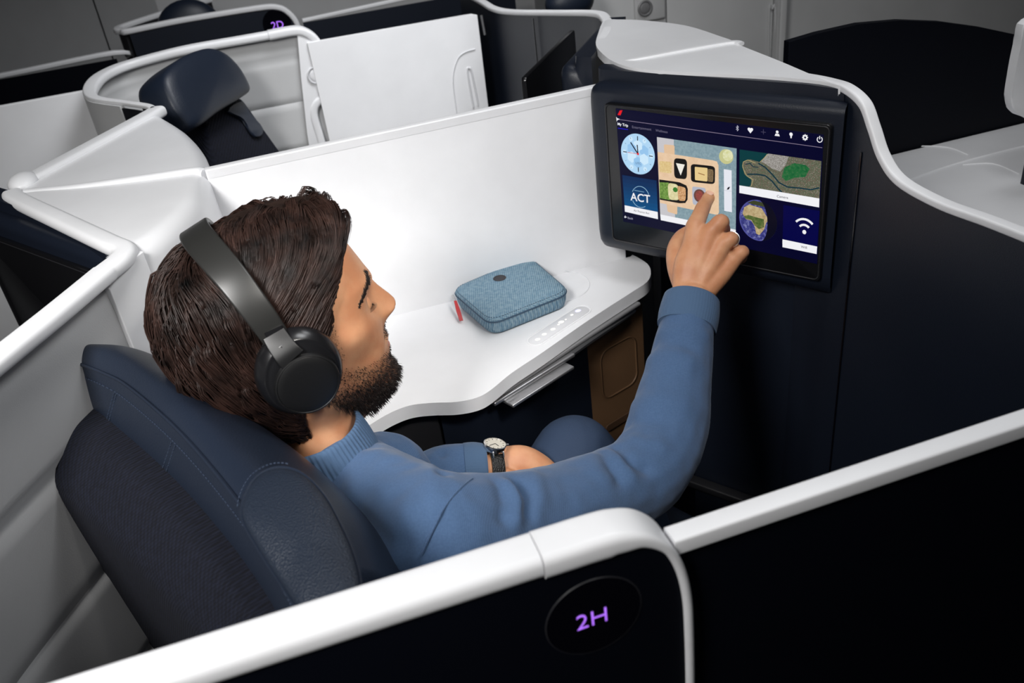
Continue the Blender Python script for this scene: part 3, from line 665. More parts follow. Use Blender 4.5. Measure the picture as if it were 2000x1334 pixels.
# ================================================================ row in front (upper right)
bdv = thing('privacy_divider', 'tall black divider with a gently arched top at the upper right', 'divider', (1.0, MY, 0))
pt = [V((Ry(1540, 200, MY).x, MY, .03))] + [Ry(x, y, MY) for x, y in [(1541, 82), (1600, 65), (1680, 47), (1760, 40), (1840, 43), (1920, 54), (2000, 71), (2110, 100), (2250, 150)]]
xr_ = pt[-1].x
bm = bmesh.new(); prism(bm, pt + [V((xr_, MY, .03))], (0, .014, 0), .001); finish('divider_panel', bm, M['black'], bdv, smooth=False)
fc = thing('side_console', 'grey-white worktop with fine moulded lines in the row ahead, at the right edge', 'console', (1.1, .9, 0))
zf = Ry(1850, 276, MY - .004).z
bm = bmesh.new(); box(bm, (XW + .05, .62, zf - .02), (.9, 0, 0), (0, MY - .62 - .002, 0), (0, 0, .02), .004); finish('worktop', bm, M['whitesatin'], fc)
bm = bmesh.new(); tube(bm, cr([Rz(x, y, zf) for x, y in [(1775, 352), (1850, 325), (1940, 300), (2010, 283)]], 5), .0016, 6); tube(bm, cr([Rz(x, y, zf) for x, y in [(1720, 293), (1790, 286), (1850, 288), (1890, 302)]], 5), .0012, 6); tube(bm, cr([Rz(x, y, zf) for x, y in [(1880, 322), (1940, 320), (1990, 340)]], 5), .0012, 6); finish('moulded_line', bm, M['white'], fc)
bm = bmesh.new(); box(bm, (XW + .06, .64, .03), (.86, 0, 0), (0, MY - .66, 0), (0, 0, zf - .055), .002); finish('base_panel', bm, M['dark'], fc)
fw2 = thing('wing_panel', 'rounded white panel end at the right edge, in front of the black divider', 'panel', (1.12, .98, 0))
bm = bmesh.new(); q = [Ry(x, y, .95) for x, y in [(1976, 200), (1982, 150), (1994, 90), (2010, 40), (2100, 40), (2100, 260), (2010, 232), (1988, 222)]]; prism(bm, cr(q, 4, closed=True), (0, .014, 0), .002); finish('panel_body', bm, M['white'], fw2)
bm = bmesh.new(); a = Ry(2030, 200, .957); box(bm, (a.x, a.y - .006, .03), (.03, 0, 0), (0, .012, 0), (0, 0, a.z - .03), .002); finish('panel_post', bm, M['navy'], fw2)
# far wing + door of the row ahead
YG = 1.975
ns2 = thing('suite_shell', 'grey inner shell face with a round lamp, above the white console top', 'suite shell', (.8, YG, 0))
a = Ry(1190, 40, YG); b = Ry(1302, 40, YG)
bm = bmesh.new(); box(bm, (a.x - .12, YG, .03), (b.x - a.x + .12, 0, 0), (0, .015, 0), (0, 0, 1.14), .004); sb_ = finish('inner_lining', bm, M['lining_far'], ns2)
bm = bmesh.new(); a2 = Ry(1238, 30, YG); box(bm, (a2.x, YG - .008, Ry(1260, 42, YG).z), (b.x - a2.x - .005, 0, 0), (0, .008, 0), (0, 0, .2), .005); finish('end_panel', bm, M['lining_far'], ns2)
lc = Ry(1260, 16, YG - .010); bm = bmesh.new(); tube(bm, [lc + V((.016 * math.cos(t), 0, .016 * math.sin(t))) for t in [2 * PI * k / 28 for k in range(28)]], .003, 8, closed=True); lm = finish('reading_lamp', bm, M['grey'], ns2)
bm = bmesh.new(); ball(bm, lc, .013, .003, .013); finish('lamp_lens', bm, M['grey'], lm)
dG = thing('sliding_door', 'grey inner door face with a long vertical grip, left of the arched black divider', 'door', (1.0, YG, 0))
c1_ = Ry(1528, 60, YG); bm = bmesh.new(); box(bm, (b.x + .004, YG + .004, .03), (c1_.x - b.x - .03, 0, 0), (0, .012, 0), (0, 0, 1.2), .002); finish('door_panel', bm, M['lining_far'], dG)
bm = bmesh.new(); g = [Ry(x, y, YG) for x, y in [(1500, 230), (1502, 30), (1508, 18), (1514, 30), (1512, 235)]]; tube(bm, cr(g, 5), .0025, 6); finish('recessed_grip', bm, M['lining_far'], dG)
bm = bmesh.new(); g = Ry(1522, 60, YG); box(bm, (c1_.x - .022, YG - .01, .03), (.006, 0, 0), (0, .02, 0), (0, 0, 1.25)); box(bm, (c1_.x - .014, YG - .012, .03), (.018, 0, 0), (0, .02, 0), (0, 0, 1.25), .003); finish('door_post', bm, M['lining_far'], dG)
wl = thing('wall_liner', 'plain dim grey panel behind the arched black divider', 'panel', (1.5, YG, 0))
bm = bmesh.new(); box(bm, (c1_.x + .01, YG + .03, .03), (1.2, 0, 0), (0, .015, 0), (0, 0, 1.45)); finish('panel_body', bm, M['lining_far'], wl, smooth=False)
bm = bmesh.new(); box(bm, (c1_.x + .01, YG + .025, .03), (1.2, 0, 0), (0, .004, 0), (0, 0, .08)); finish('kick_strip', bm, M['dark'], wl, smooth=False)

# ================================================================ far aisle suites
YA = 2.45
fs = thing('suite_shell', 'distant dark shell with a lit purple seat sign, at the top left', 'suite shell', (0, YA, 0))
rp = [Ry(x, y, YA) for x, y in [(250, 56), (342, 37), (430, 22), (500, 11)]]
rend = [Ry(x, y, YA) for x, y in [(500, 11), (530, 8), (552, 12), (567, 22), (578, 34), (585, 48), (590, 70), (594, 120)]]
zA = rp[0].z
bkA = [V((rp[0].x + .35, YA + .42, zA)), V((rp[0].x + .12, YA + .24, zA)), V((rp[0].x - .01, YA + .10, zA)), V((rp[0].x - .03, YA + .04, zA)), V((rp[0].x - .01, YA + .012, zA))]
pA = cr(bkA + rp, 7)
bm = bmesh.new(); sweep(bm, pA, [(x, y - .006) for x, y in rrect(.020, .014, .005)]); finish('rim', bm, M['white'], fs)
bm = bmesh.new(); sweep(bm, cr(rend, 6), [(x, y - .006) for x, y in rrect(.022, .014, .005)], side=(0, 1, 0)); finish('rim_end_cap', bm, M['white'], fs)
bm = bmesh.new(); ol = [V((p.x, YA - .006, p.z - .008)) for p in [rp[0], rp[2]]] + [V((p.x - .006, YA - .006, p.z - .008)) for p in cr(rend, 4)]
prism(bm, ol + [V((ol[-1].x, YA - .006, .03)), V((ol[0].x, YA - .006, .03))], (0, .012, 0)); finish('outer_panel', bm, M['navy'], fs, smooth=False)
bm = bmesh.new(); curtain(bm, [V((p.x, p.y, 0)) for p in pA[:34]], .03, zA - .012, .008); finish('back_panel', bm, M['dark'], fs)
bm = bmesh.new(); c = Ry(541, 46, YA - .007); prism(bm, [c + V((.036 * math.cos(t), 0, .036 * math.sin(t))) for t in [2 * PI * k / 32 for k in range(32)]], (0, -.001, 0)); sg = finish('seat_sign', bm, M['blackgloss'], fs)
textmesh('seat_number', '2D', M['purple'], sg, c + V((-.016, -.002, -.012)), V((1, 0, 0)), V((0, 0, 1)), .026, .0005)
lin = [V((p.x + .012, p.y + .01, 0)) for p in pA[2:30]]
bm = bmesh.new(); box(bm, (rp[0].x + .06, YA + .30, .3), (1.1, 0, 0), (0, .01, 0), (0, 0, zA - .25)); finish('inner_lining', bm, M['lining'], fs, smooth=False)
hd = thing('recliner', 'distant seat with a dark navy headrest behind the shell with the purple sign', 'seat', (-.1, YA + .16, .9))
c = Ry(365, 30, YA + .14)
bm = bmesh.new(); ball(bm, c + V((0, 0, -.035)), .085, .04, .075); fo = finish('cushion', bm, M['leather'], hd)
bm = bmesh.new(); box(bm, c + V((-.07, -.01, -.9)), (.14, 0, 0), (0, .06, 0), (0, 0, .86), .02); finish('backrest', bm, M['mesh'], hd)
d1 = thing('sliding_door', 'distant black door with a grey rail, right of the purple seat sign', 'door', (.6, YA, 0))
a, b = Ry(590, 37, YA + .015), Ry(1000, -52, YA + .015)
bm = bmesh.new(); sweep(bm, [a, (a + b) / 2, b], [(x, y - .004) for x, y in rrect(.016, .010, .003)]); finish('top_rail', bm, M['white'], d1)
bm = bmesh.new(); box(bm, (a.x, YA + .010, .03), (b.x - a.x, 0, 0), (0, .008, 0), (0, 0, min(a.z, b.z) - .04)); finish('door_panel', bm, M['navy'], d1, smooth=False)
d2 = thing('sliding_door', 'distant black door with a grey rail, at the upper left edge', 'door', (-.6, YA, 0))
a, b = Ry(-120, 168, YA), Ry(222, 99, YA)
bm = bmesh.new(); sweep(bm, cr([a, (a + b) / 2, b, b + V((.03, .03, -.02))], 4), [(x, y - .005) for x, y in rrect(.020, .012, .004)]); finish('top_rail', bm, M['white'], d2)
bm = bmesh.new(); box(bm, (a.x, YA - .004, .03), (b.x - a.x, 0, 0), (0, .008, 0), (0, 0, min(a.z, b.z) - .04)); finish('door_panel', bm, M['black'], d2, smooth=False)
# window-side panelling far behind
for x0, x1 in ((-1.6, -.405), (-.40, .395), (.40, 1.2)):
    t = thing('cabin_panel', {-1.6: 'dim grey curved cabin panel in the upper left corner', -.40: 'dim grey cabin panel behind the distant headrest', .40: 'dim grey cabin panel at the top edge, right of the distant shell'}[x0], 'panel', (x0, 3.0, 0))
    bm = bmesh.new(); loft(bm, [[V((x0, 3.05 + .35 * (z / 1.6) ** 2 * 0 + o, z)) , V((x1, 3.05 + o, z)), V((x1, 3.09 + o, z)), V((x0, 3.09 + o, z))] for z, o in ((.02, 0), (.8, -.02), (1.2, .0), (1.6, .1), (1.9, .25))]); finish('panel_body', bm, M['lining'], t)
    bm = bmesh.new(); cx = (x0 + x1) / 2; tube(bm, [V((cx + x, 3.02, 1.25 + y)) for x, y in rrect(.24, .34, .09)], .008, 6, closed=True); finish('window_frame', bm, M['dark'], t)
# headrest of the seat ahead, just touching the top edge
hd2 = thing('recliner', 'seat whose navy headrest just shows at the top edge, behind the thin white rim', 'seat', (.55, 2.0, .9))
c = Ry(1112, -2, 1.86); bm = bmesh.new(); ball(bm, c + V((0, 0, -.006)), .055, .035, .04); finish('cushion', bm, M['leather'], hd2)
bm = bmesh.new(); box(bm, c + V((-.05, -.0, -.9)), (.10, 0, 0), (0, .04, 0), (0, 0, .87), .015); finish('backrest', bm, M['mesh'], hd2)
# ================================================================ THE MAN
import numpy as np
HF = c2w((.87, -.36, .30)).normalized(); HU = c2w((-.42, -.90, -.55)); HU = (HU - HF * HU.dot(HF)).normalized(); HL = HU.cross(HF)
HO = Rt(590, 600, .87)
def H(x, y, z): return HO + HF * x + HL * y + HU * z
def toH(p): d = p - HO; return V((d.dot(HF), d.dot(HL), d.dot(HU)))
def hpx(px, py, yl):
    """pixel dropped onto the plane y=yl of the head frame"""
    return toH(Rp(px, py, HO + HL * yl, HL))
HT = [(.0925, .004, -.026, .012), (.090, .012, -.036, .022), (.085, .027, -.054, .038), (.075, .043, -.075, .053), (.060, .0545, -.093, .065), (.045, .0610, -.103, .072),
      (.030, .0665, -.109, .0765), (.018, .0705, -.112, .078), (.005, .0695, -.113, .078), (-.010, .0675, -.112, .077), (-.025, .0685, -.107, .0755), (-.040, .069, -.099, .072),
      (-.055, .069, -.088, .068), (-.070, .0675, -.076, .0635), (-.085, .0675, -.066, .0575), (-.097, .0690, -.060, .050), (-.106, .0665, -.058, .045), (-.113, .058, -.058, .043),
      (-.119, .044, -.058, .043), (-.125, .028, -.059, .044), (-.135, .017, -.061, .045), (-.150, .013, -.064, .0455), (-.175, .012, -.070, .046), (-.20, .012, -.075, .048)]
HT = HT[::-1]; _z = np.array([r[0] for r in HT]); _f = np.array([r[1] for r in HT]); _b = np.array([r[2] for r in HT]); _w = np.array([r[3] for r in HT])
def g1(v, s): return math.exp(-(v / s) ** 2)
NZ = [(-.060, 0), (-.046, .0), (-.0405, .0045), (-.0357, .0115), (-.0324, .019), (-.0277, .0225), (-.0216, .021), (-.011, .0150), (-.004, .0095), (.002, .0055), (.010, .001), (.02, 0)]
_nz = np.array([a for a, b in NZ]); _nx = np.array([b for a, b in NZ])
def head_pt(th, z):
    f, b, w_ = np.interp(z, _z, _f), np.interp(z, _z, _b), np.interp(z, _z, _w)
    xc = -.018 if z > -.06 else -.018 + (-.018) * min(1, (-.06 - z) / .05)
    c, s = math.cos(th), math.sin(th)
    e = .86 if c > 0 else .95
    cx = math.copysign(abs(c) ** e, c); sy = math.copysign(abs(s) ** (.9), s)
    x = xc + (f - xc) * cx if c > 0 else xc + (xc - b) * cx
    y = w_ * sy
    if c > 0:
        k = np.interp(z, _nz, _nx); sg = .0065 + .0065 * max(0, min(1, (.005 - z) / .035))
        x += k * g1(y, sg)
        ay = abs(y)
        x += .008 * g1(ay - .0125, .0065) * g1(z + .0315, .0065)
        x -= .0095 * g1(ay - .032, .015) * g1(z + .006, .012)
        x += .005 * g1(ay - .032, .011) * g1(z + .008, .007)
        x += .0035 * g1(ay - .028, .018) * g1(z - .013, .006)
        x += .0035 * g1(y, .021) * g1(z + .0565, .005) - .0030 * g1(y, .024) * g1(z + .0612, .0022) + .0038 * g1(y, .019) * g1(z + .067, .0048)
        x -= .0025 * g1(y, .025) * g1(z + .077, .006) + 0
        x += .003 * g1(y, .018) * g1(z + .094, .010)
        x -= .0018 * g1(ay - (.019 + max(0, -.030 - z) * .45), .0035) * g1(z + .045, .014)
        sgn = 1 if y > 0 else -1
        y += sgn * .003 * g1(z + .022, .014) * g1(x - .035, .022)
        y -= sgn * .004 * g1(z + .055, .016) * g1(x - .030, .025)
    return x, y, z
def head_bm():
    bm = bmesh.new(); zs = list(np.linspace(-.2, -.13, 8)) + list(np.linspace(-.128, .0925, 120)); n = 144; rings = []
    for z in zs:
        zz = float(z); rings.append([H(*head_pt(2 * PI * k / n, zz)) for k in range(n)])
    loft(bm, rings); return bm
def chain(bm, pts, rad, n=16, rt=(1, 1), ax=None, sub=6):
    """closed tapering limb through pts with round ends; rt flattens the section across ax"""
    P = cr(pts, sub); R = [r.x for r in cr([(r, 0, 0) for r in rad], sub)]
    N = len(P); t0 = (P[1] - P[0]).normalized(); rings = []
    A = V(ax).normalized() if ax is not None else t0.orthogonal().normalized()
    def ring(p, t, r):
        s = (A - t * A.dot(t)).normalized(); u = t.cross(s)
        return [p + s * (math.cos(2 * PI * k / n) * r * rt[0]) + u * (math.sin(2 * PI * k / n) * r * rt[1]) for k in range(n)]
    for q in (.02, .3, .6, .86): rings.append(ring(P[0] - t0 * R[0] * math.sqrt(1 - q * q), t0, R[0] * q))
    for i, p in enumerate(P):
        t = (P[min(i + 1, N - 1)] - P[max(i - 1, 0)]).normalized(); rings.append(ring(p, t, R[i]))
    t1 = (P[-1] - P[-2]).normalized()
    for q in (.86, .6, .3, .02): rings.append(ring(P[-1] + t1 * R[-1] * math.sqrt(1 - q * q), t1, R[-1] * q))
    loft(bm, rings)
def remesh(bm, voxel, smooth=4, fac=.5):
    bmesh.ops.recalc_face_normals(bm, faces=bm.faces[:])
    me = bpy.data.meshes.new('tmp'); bm.to_mesh(me); bm.free(); o = bpy.data.objects.new('tmp', me); COL.objects.link(o)
    md = o.modifiers.new('r', 'REMESH'); md.mode = 'VOXEL'; md.voxel_size = voxel
    if smooth: s = o.modifiers.new('s', 'SMOOTH'); s.iterations = smooth; s.factor = fac
    dg = bpy.context.evaluated_depsgraph_get(); m2 = bpy.data.meshes.new_from_object(o.evaluated_get(dg))
    bpy.data.objects.remove(o); bpy.data.meshes.remove(me); return m2
RS, RE, RWr = Rt(850, 1055, .79), Rt(1265, 922, .985), Rt(1352, 588, 1.112)
armR = [(850, 1055, .79, .060), (960, 1040, .83, .056), (1070, 1012, .88, .0505), (1180, 966, .94, .0475), (1262, 922, .985, .0465), (1300, 845, 1.02, .0465), (1318, 765, 1.05, .0430), (1336, 665, 1.085, .0355), (1350, 590, 1.11, .0310)]
LSh = Rt(748, 940, .99)
armL = [(748, 940, .99, .056), (775, 985, 1.06, .048), (810, 975, 1.085, .044), (870, 930, 1.08, .039), (945, 918, 1.08, .031)]
NB = H(-.032, 0, -.185)
chest = (RS + LSh) / 2 + V((-.04, 0, -.13)); pelvis = V((.04, .66, .53))
kneeL = Rt(1122, 893, 1.17); kneeR = V((.33, .52, .50))
def body_bm(grow=0.0, hands=True):
    bm = bmesh.new() if not hands else head_bm()
    chain(bm, [Rt(*a[:3]) for a in armR], [a[3] - (.012 if hands and i_ < len(armR) - 1 else .005 if hands else 0) for i_, a in enumerate(armR)])
    chain(bm, [Rt(*a[:3]) for a in armL], [a[3] - (.012 if hands and i_ < len(armL) - 1 else .005 if hands else 0) for i_, a in enumerate(armL)])
    g = -.013 if hands else 0
    chain(bm, [NB, NB + (RS - NB) * .5 + V((0, 0, .004)), RS], [.052 + g, .054 + g, .060 + g])
    chain(bm, [NB, NB + (LSh - NB) * .5 + V((0, 0, .0)), LSh], [.052 + g, .050 + g, .054 + g])
    chain(bm, [RS, chest + V((0, 0, .05)), LSh], [.058 + g, .085 + g, .055 + g])
    chain(bm, [NB + V((0, 0, -.03)), chest, (chest + pelvis) / 2, pelvis], [.06 + g, .125 + g, .115 + g, .12 + g])
    if hands:
        thigh(bm, -.006)
        hand_right(bm); hand_left(bm)
    return bm
def thigh(bm, g):
    chain(bm, [pelvis + V((.0, .06, -.02)), (pelvis + kneeL) / 2, kneeL], [.085 + g, .075 + g, .055 + g])
    chain(bm, [kneeL, kneeL + V((.10, .03, -.22)), V((kneeL.x + .16, kneeL.y + .03, .10))], [.055 + g, .052 + g, .042 + g])
    chain(bm, [pelvis + V((.0, -.06, -.02)), (pelvis + kneeR) / 2, kneeR], [.085 + g, .075 + g, .055 + g])
    chain(bm, [kneeR, kneeR + V((.10, .0, -.18)), V((kneeR.x + .15, kneeR.y, .10))], [.055 + g, .052 + g, .042 + g])
FING = {'index': ([(1357, 444, 1.137), (1373, 406, 1.165), (1384, 386, 1.185), (1392, 373, 1.1955)], [.0125, .0100, .0086, .0074]),
        'middle': ([(1385, 456, 1.13), (1408, 433, 1.128), (1413, 450, 1.158), (1404, 462, 1.168)], [.0125, .0105, .0090, .0078]),
        'ring': ([(1409, 480, 1.127), (1428, 466, 1.128), (1427, 482, 1.158), (1417, 490, 1.168)], [.0120, .0095, .0085, .0074]),
        'little': ([(1430, 510, 1.132), (1450, 492, 1.142), (1447, 504, 1.166), (1437, 512, 1.172)], [.0112, .0090, .0080, .0070])}
def hand_right(bm):
    W = Rt(1354, 582, 1.115); back = ray(1370, 500)
    for k, (pts, rad) in FING.items():
        P = [Rt(*p) for p in pts]; off = {'index': -14, 'middle': -4, 'ring': 6, 'little': 16}[k]
        ww = Rt(1352 + off, 575, 1.118)
        chain(bm, [ww, ww.lerp(P[0], .55) - back * .003, P[0]], [.0150, .0145, rad[0]], rt=(1, .95))
        # fingers follow their joints with straight phalanges, slightly thick at the knuckles
        Q, R = [P[0]], [rad[0]]
        for a, b, ra, rb in zip(P, P[1:], rad, rad[1:]):
            Q += [a.lerp(b, .5), b]; R += [(ra + rb) / 2 * .94, rb]
        chain(bm, Q, R, sub=4)
    chain(bm, [W, Rt(1330, 530, 1.135), Rt(1320, 492, 1.158), Rt(1330, 466, 1.182), Rt(1346, 452, 1.196)], [.018, .0165, .0125, .0110, .0088])
    chain(bm, [Rt(1351, 640, 1.10), W, Rt(1368, 520, 1.125), Rt(1385, 480, 1.132)], [.026, .0245, .030, .026], rt=(1.12, .62), ax=c2w((1, .25, 0)))
def hand_left(bm):
    chain(bm, [Rt(930, 918, 1.085), Rt(975, 914, 1.09), Rt(1015, 916, 1.095), Rt(1050, 932, 1.10)], [.026, .0262, .031, .029], rt=(1, .72), ax=c2w((0, 1, .2)))
    for i, (x, y, t) in enumerate([(1078, 916, 1.125), (1082, 932, 1.11), (1078, 950, 1.095), (1070, 968, 1.08)]):
        a = Rt(1045, 905 + i * 14, 1.118 - i * .012); b = Rt(x, y, t); c_ = b + V((.018, -.005, -.022)); d_ = c_ + V((-.004, -.004, -.02))
        chain(bm, [a, a.lerp(b, .5), b, c_, d_], [.0115, .0105, .0100, .0088, .0072], sub=4)
    chain(bm, [Rt(985, 935, 1.07), Rt(1030, 955, 1.06), Rt(1060, 972, 1.06)], [.014, .0115, .0085])
me = remesh(body_bm(), .0021, 5, .5)
person = bpy.data.objects.new('person', me); COL.objects.link(person)
tag(person, 'man in a blue mock-neck sweater leaning on the navy headrest and touching the screen', 'person')
for p in me.polygons: p.use_smooth = True
# fine creases on the hand and lips kept as real relief; skin colour mask for the beard (real hair colour)
n_ = len(me.vertices); co = np.empty(n_ * 3); me.vertices.foreach_get('co', co); co = co.reshape(-1, 3)
Rm = np.array([HF, HL, HU]); loc = (co - np.array(HO)) @ Rm.T
def sstep(a, b, x): t = np.clip((x - a) / (b - a), 0, 1); return t * t * (3 - 2 * t)
X_, Y_, Z_ = loc[:, 0], loc[:, 1], loc[:, 2]
cheek = -.036 - .020 * sstep(-.01, .045, X_)           # upper edge of the beard along the cheek
m_beard = sstep(0, .014, cheek - Z_) * sstep(-.055, -.03, X_) * sstep(-.006, .003, Z_ - (-.121 + .050 * sstep(.030, -.030, X_ * 1.0) if False else Z_ * 0 - .121 + .050 * (1 - sstep(-.030, .035, X_))))
dens = .45 + .55 * sstep(-.075, -.098, -(-Z_)) if False else .58 + .42 * sstep(.066, .095, -Z_)
m_beard = m_beard * dens
lipm = np.exp(-(Y_ / .020) ** 4) * np.exp(-((Z_ + .0615) / .0075) ** 4) * (X_ > .055)
must = np.exp(-(Y_ / .026) ** 4) * np.exp(-((Z_ + .047) / .0062) ** 4) * (X_ > .05)
m_beard = np.clip(np.maximum(m_beard, must * .9) * (1 - lipm), 0, 1)
burn = sstep(-.032, -.024, X_) * (1 - sstep(.004, .018, X_)) * sstep(-.05, -.03, Z_) * (1 - sstep(.02, .04, Z_)) * .75
ishead = (np.abs(X_) < .13) & (np.abs(Y_) < .1) & (Z_ > -.13)
m_beard = np.maximum(m_beard, burn) * ishead; lipm = lipm * ishead
brow = np.zeros(n_)
at = me.color_attributes.new('mask', 'FLOAT_COLOR', 'POINT')
buf = np.stack([m_beard, lipm, brow, np.ones(n_)], 1).astype(np.float32); at.data.foreach_set('color', buf.ravel())
def skin_mat():
    m = mat('skin', (.56, .27, .145), .48, sub=.12, bump=('noise', 900, .12)); nt = m.node_tree; b = nt.nodes['Principled BSDF']
    a = nt.nodes.new('ShaderNodeAttribute'); a.attribute_name = 'mask'; sp_ = nt.nodes.new('ShaderNodeSeparateColor'); nt.links.new(a.outputs['Color'], sp_.inputs[0])
    tc = nt.nodes.new('ShaderNodeTexCoord'); nz = nt.nodes.new('ShaderNodeTexNoise'); nz.inputs['Scale'].default_value = 38; nz.inputs['Detail'].default_value = 5; nt.links.new(tc.outputs['Object'], nz.inputs['Vector'])
    base = nt.nodes.new('ShaderNodeMix'); base.data_type = 'RGBA'; base.inputs[6].default_value = (.62, .315, .170, 1); base.inputs[7].default_value = (.53, .23, .115, 1)
    mr = nt.nodes.new('ShaderNodeMapRange'); mr.inputs['From Min'].default_value = .35; mr.inputs['From Max'].default_value = .65; nt.links.new(nz.outputs['Fac'], mr.inputs['Value']); nt.links.new(mr.outputs[0], base.inputs[0])
    lp = nt.nodes.new('ShaderNodeMix'); lp.data_type = 'RGBA'; nt.links.new(sp_.outputs[1], lp.inputs[0]); nt.links.new(base.outputs[2], lp.inputs[6]); lp.inputs[7].default_value = (.50, .17, .12, 1)
    fz = nt.nodes.new('ShaderNodeTexNoise'); fz.inputs['Scale'].default_value = 700; fz.inputs['Detail'].default_value = 2; nt.links.new(tc.outputs['Object'], fz.inputs['Vector'])
    mu = nt.nodes.new('ShaderNodeMath'); mu.operation = 'MULTIPLY'; r2 = nt.nodes.new('ShaderNodeMapRange'); r2.inputs['From Min'].default_value = .3; r2.inputs['From Max'].default_value = .6; r2.inputs['To Min'].default_value = .35; nt.links.new(fz.outputs['Fac'], r2.inputs['Value'])
    nt.links.new(sp_.outputs[0], mu.inputs[0]); nt.links.new(r2.outputs[0], mu.inputs[1])
    bd = nt.nodes.new('ShaderNodeMix'); bd.data_type = 'RGBA'; nt.links.new(mu.outputs[0], bd.inputs[0]); nt.links.new(lp.outputs[2], bd.inputs[6]); bd.inputs[7].default_value = (.03, .016, .012, 1)
    nt.links.new(bd.outputs[2], b.inputs['Base Color']); return m
M['skin'] = skin_mat(); me.materials.append(M['skin'])
# ---------------------------------------------------------------- sweater
M['knit'] = woven('blue_fine_knit', (.045, .090, .184), (.066, .122, .232), 4200, .85, .12, ax=((.8, .3, .5), (-.3, .9, .2)), dist=.0006)
M['knit'].node_tree.nodes['Principled BSDF'].inputs['Sheen Weight'].default_value = .12
M['rib'] = mat('blue_rib_knit', (.056, .108, .198), .85, bump=('noise', 1500, .3), sheen=.1)
bm = body_bm(0, hands=False)
me2 = remesh(bm, .0030, 10, .6)
bmr = bmesh.new(); bmr.from_mesh(me2); tr = BVHTree.FromBMesh(bmr); bmr.free()
def hit(px, py):
    r = ray(px, py); h = tr.ray_cast(CAM, r); return h[0]
def crease(pxs, amp, wd):
    pts = [hit(x, y) for x, y in pxs]; pts = [p for p in pts if p]
    return (cr(pts, 6), amp * .8, wd * 1.35) if len(pts) > 1 else None
folds = [crease(a, b, c) for a, b, c in [
    ([(1205, 872), (1225, 890), (1240, 905), (1262, 915)], -.0065, .006), ([(1195, 885), (1215, 905), (1235, 930)], .0045, .007), ([(1180, 885), (1190, 905), (1210, 935)], -.005, .0055), ([(1160, 893), (1165, 915), (1180, 935)], .003, .008),
    ([(1222, 850), (1250, 862), (1285, 866)], .0045, .008), ([(1230, 825), (1262, 820), (1300, 822)], -.004, .007), ([(1240, 790), (1280, 778), (1325, 785)], .004, .010),
    ([(1270, 700), (1300, 690), (1345, 705)], .0035, .009), ([(1282, 668), (1310, 664), (1350, 680)], -.003, .007), ([(1288, 648), (1320, 645), (1380, 655)], .0028, .006),
    ([(990, 945), (1002, 960), (1012, 985), (1008, 1010)], .0065, .006), ([(1012, 940), (1030, 965), (1032, 1000)], -.0065, .0065), ([(1040, 930), (1055, 960), (1050, 1000)], .0045, .008), ([(978, 945), (985, 975), (985, 1010)], -.0055, .007),
    ([(740, 885), (765, 893), (790, 910), (795, 935)], .004, .009), ([(775, 905), (778, 935), (770, 960)], -.0045, .009), ([(800, 915), (812, 940), (818, 965)], -.004, .008), ([(830, 920), (838, 945), (845, 965)], .004, .01),
    ([(700, 1000), (740, 1035), (790, 1065)], -.004, .014), ([(850, 865), (862, 885), (862, 925)], -.007, .005), ([(838, 865), (846, 890), (848, 925)], .003, .006)]]
n2 = len(me2.vertices); c2 = np.empty(n2 * 3); me2.vertices.foreach_get('co', c2); c2 = c2.reshape(-1, 3); nn_ = np.array([v.normal[:] for v in me2.vertices])
disp = np.zeros(n2)
for f in folds:
    if not f: continue
    P = np.array([p[:] for p in f[0]]); d2 = ((c2[:, None, :] - P[None, :, :]) ** 2).sum(2).min(1); disp += f[1] * np.exp(-d2 / f[2] ** 2)
for i in range(n2):
    disp[i] += .0022 * noise.noise(V(c2[i]) * 22) + .0010 * noise.noise(V(c2[i]) * 55)
c2 = c2 + nn_ * disp[:, None]
# keep only the clothed part: cut at the wrists and under the collar
me2.vertices.foreach_set('co', c2.astype(np.float32).ravel()); me2.update()
def cutmesh(me, planes):
    b = bmesh.new(); b.from_mesh(me)
    for c, nrm, rad in planes:
        ds = [v for v in b.verts if (v.co - c).dot(nrm) > 0 and (v.co - c).length < rad]; bmesh.ops.delete(b, geom=ds, context='VERTS')
    b.to_mesh(me); b.free()
dR = (Rt(1352, 575, 1.113) - Rt(1336, 665, 1.085)).normalized(); dL = (Rt(945, 918, 1.08) - Rt(870, 930, 1.08)).normalized()
cutmesh(me2, [(Rt(1350, 592, 1.108), dR, .06), (Rt(940, 918, 1.08), dL, .06)])
sweater = bpy.data.objects.new('sweater', me2); COL.objects.link(sweater); sweater.parent = person; me2.materials.append(M['knit'])
for p in me2.polygons: p.use_smooth = True
def ribband(name, c, ax, r0, r1, L, rib, amp, m, nrm=None, tilt=V((0, 0, 0)), n=240, thick=.003, rings_=10, flat=1.0, side=None):
    """ribbed knit band (collar, cuff) from c along ax, length L"""
    bm = bmesh.new(); nv = V(nrm).normalized() if nrm else ax; s = V(side) if side else nv.orthogonal().normalized(); s = (s - nv * s.dot(nv)).normalized(); u = nv.cross(s); R = []
    prof_ = [(-.02, -1.4), (-.02, -.5)] + [(k / rings_, 0) for k in range(rings_ + 1)] + [(1.0, -.5), (.99, -1)] + [(.5, -1), (0, -1)]
    for t, inn in prof_:
        r = r0 + (r1 - r0) * t; e = math.sin(PI * min(1, t)) * .0015; ring = []
        for k in range(n):
            a = 2 * PI * k / n; rr = r + e + (amp * math.sin(a * rib) if inn == 0 else 0) + inn * thick
            ring.append(c + ax * (L * t + (.0015 if 0 < -inn < 1 else 0)) + tilt * (t * math.cos(a)) + s * (math.cos(a) * rr) + u * (math.sin(a) * rr * flat))
        R.append(ring)
    loft(bm, R, cap=False)
    return bm
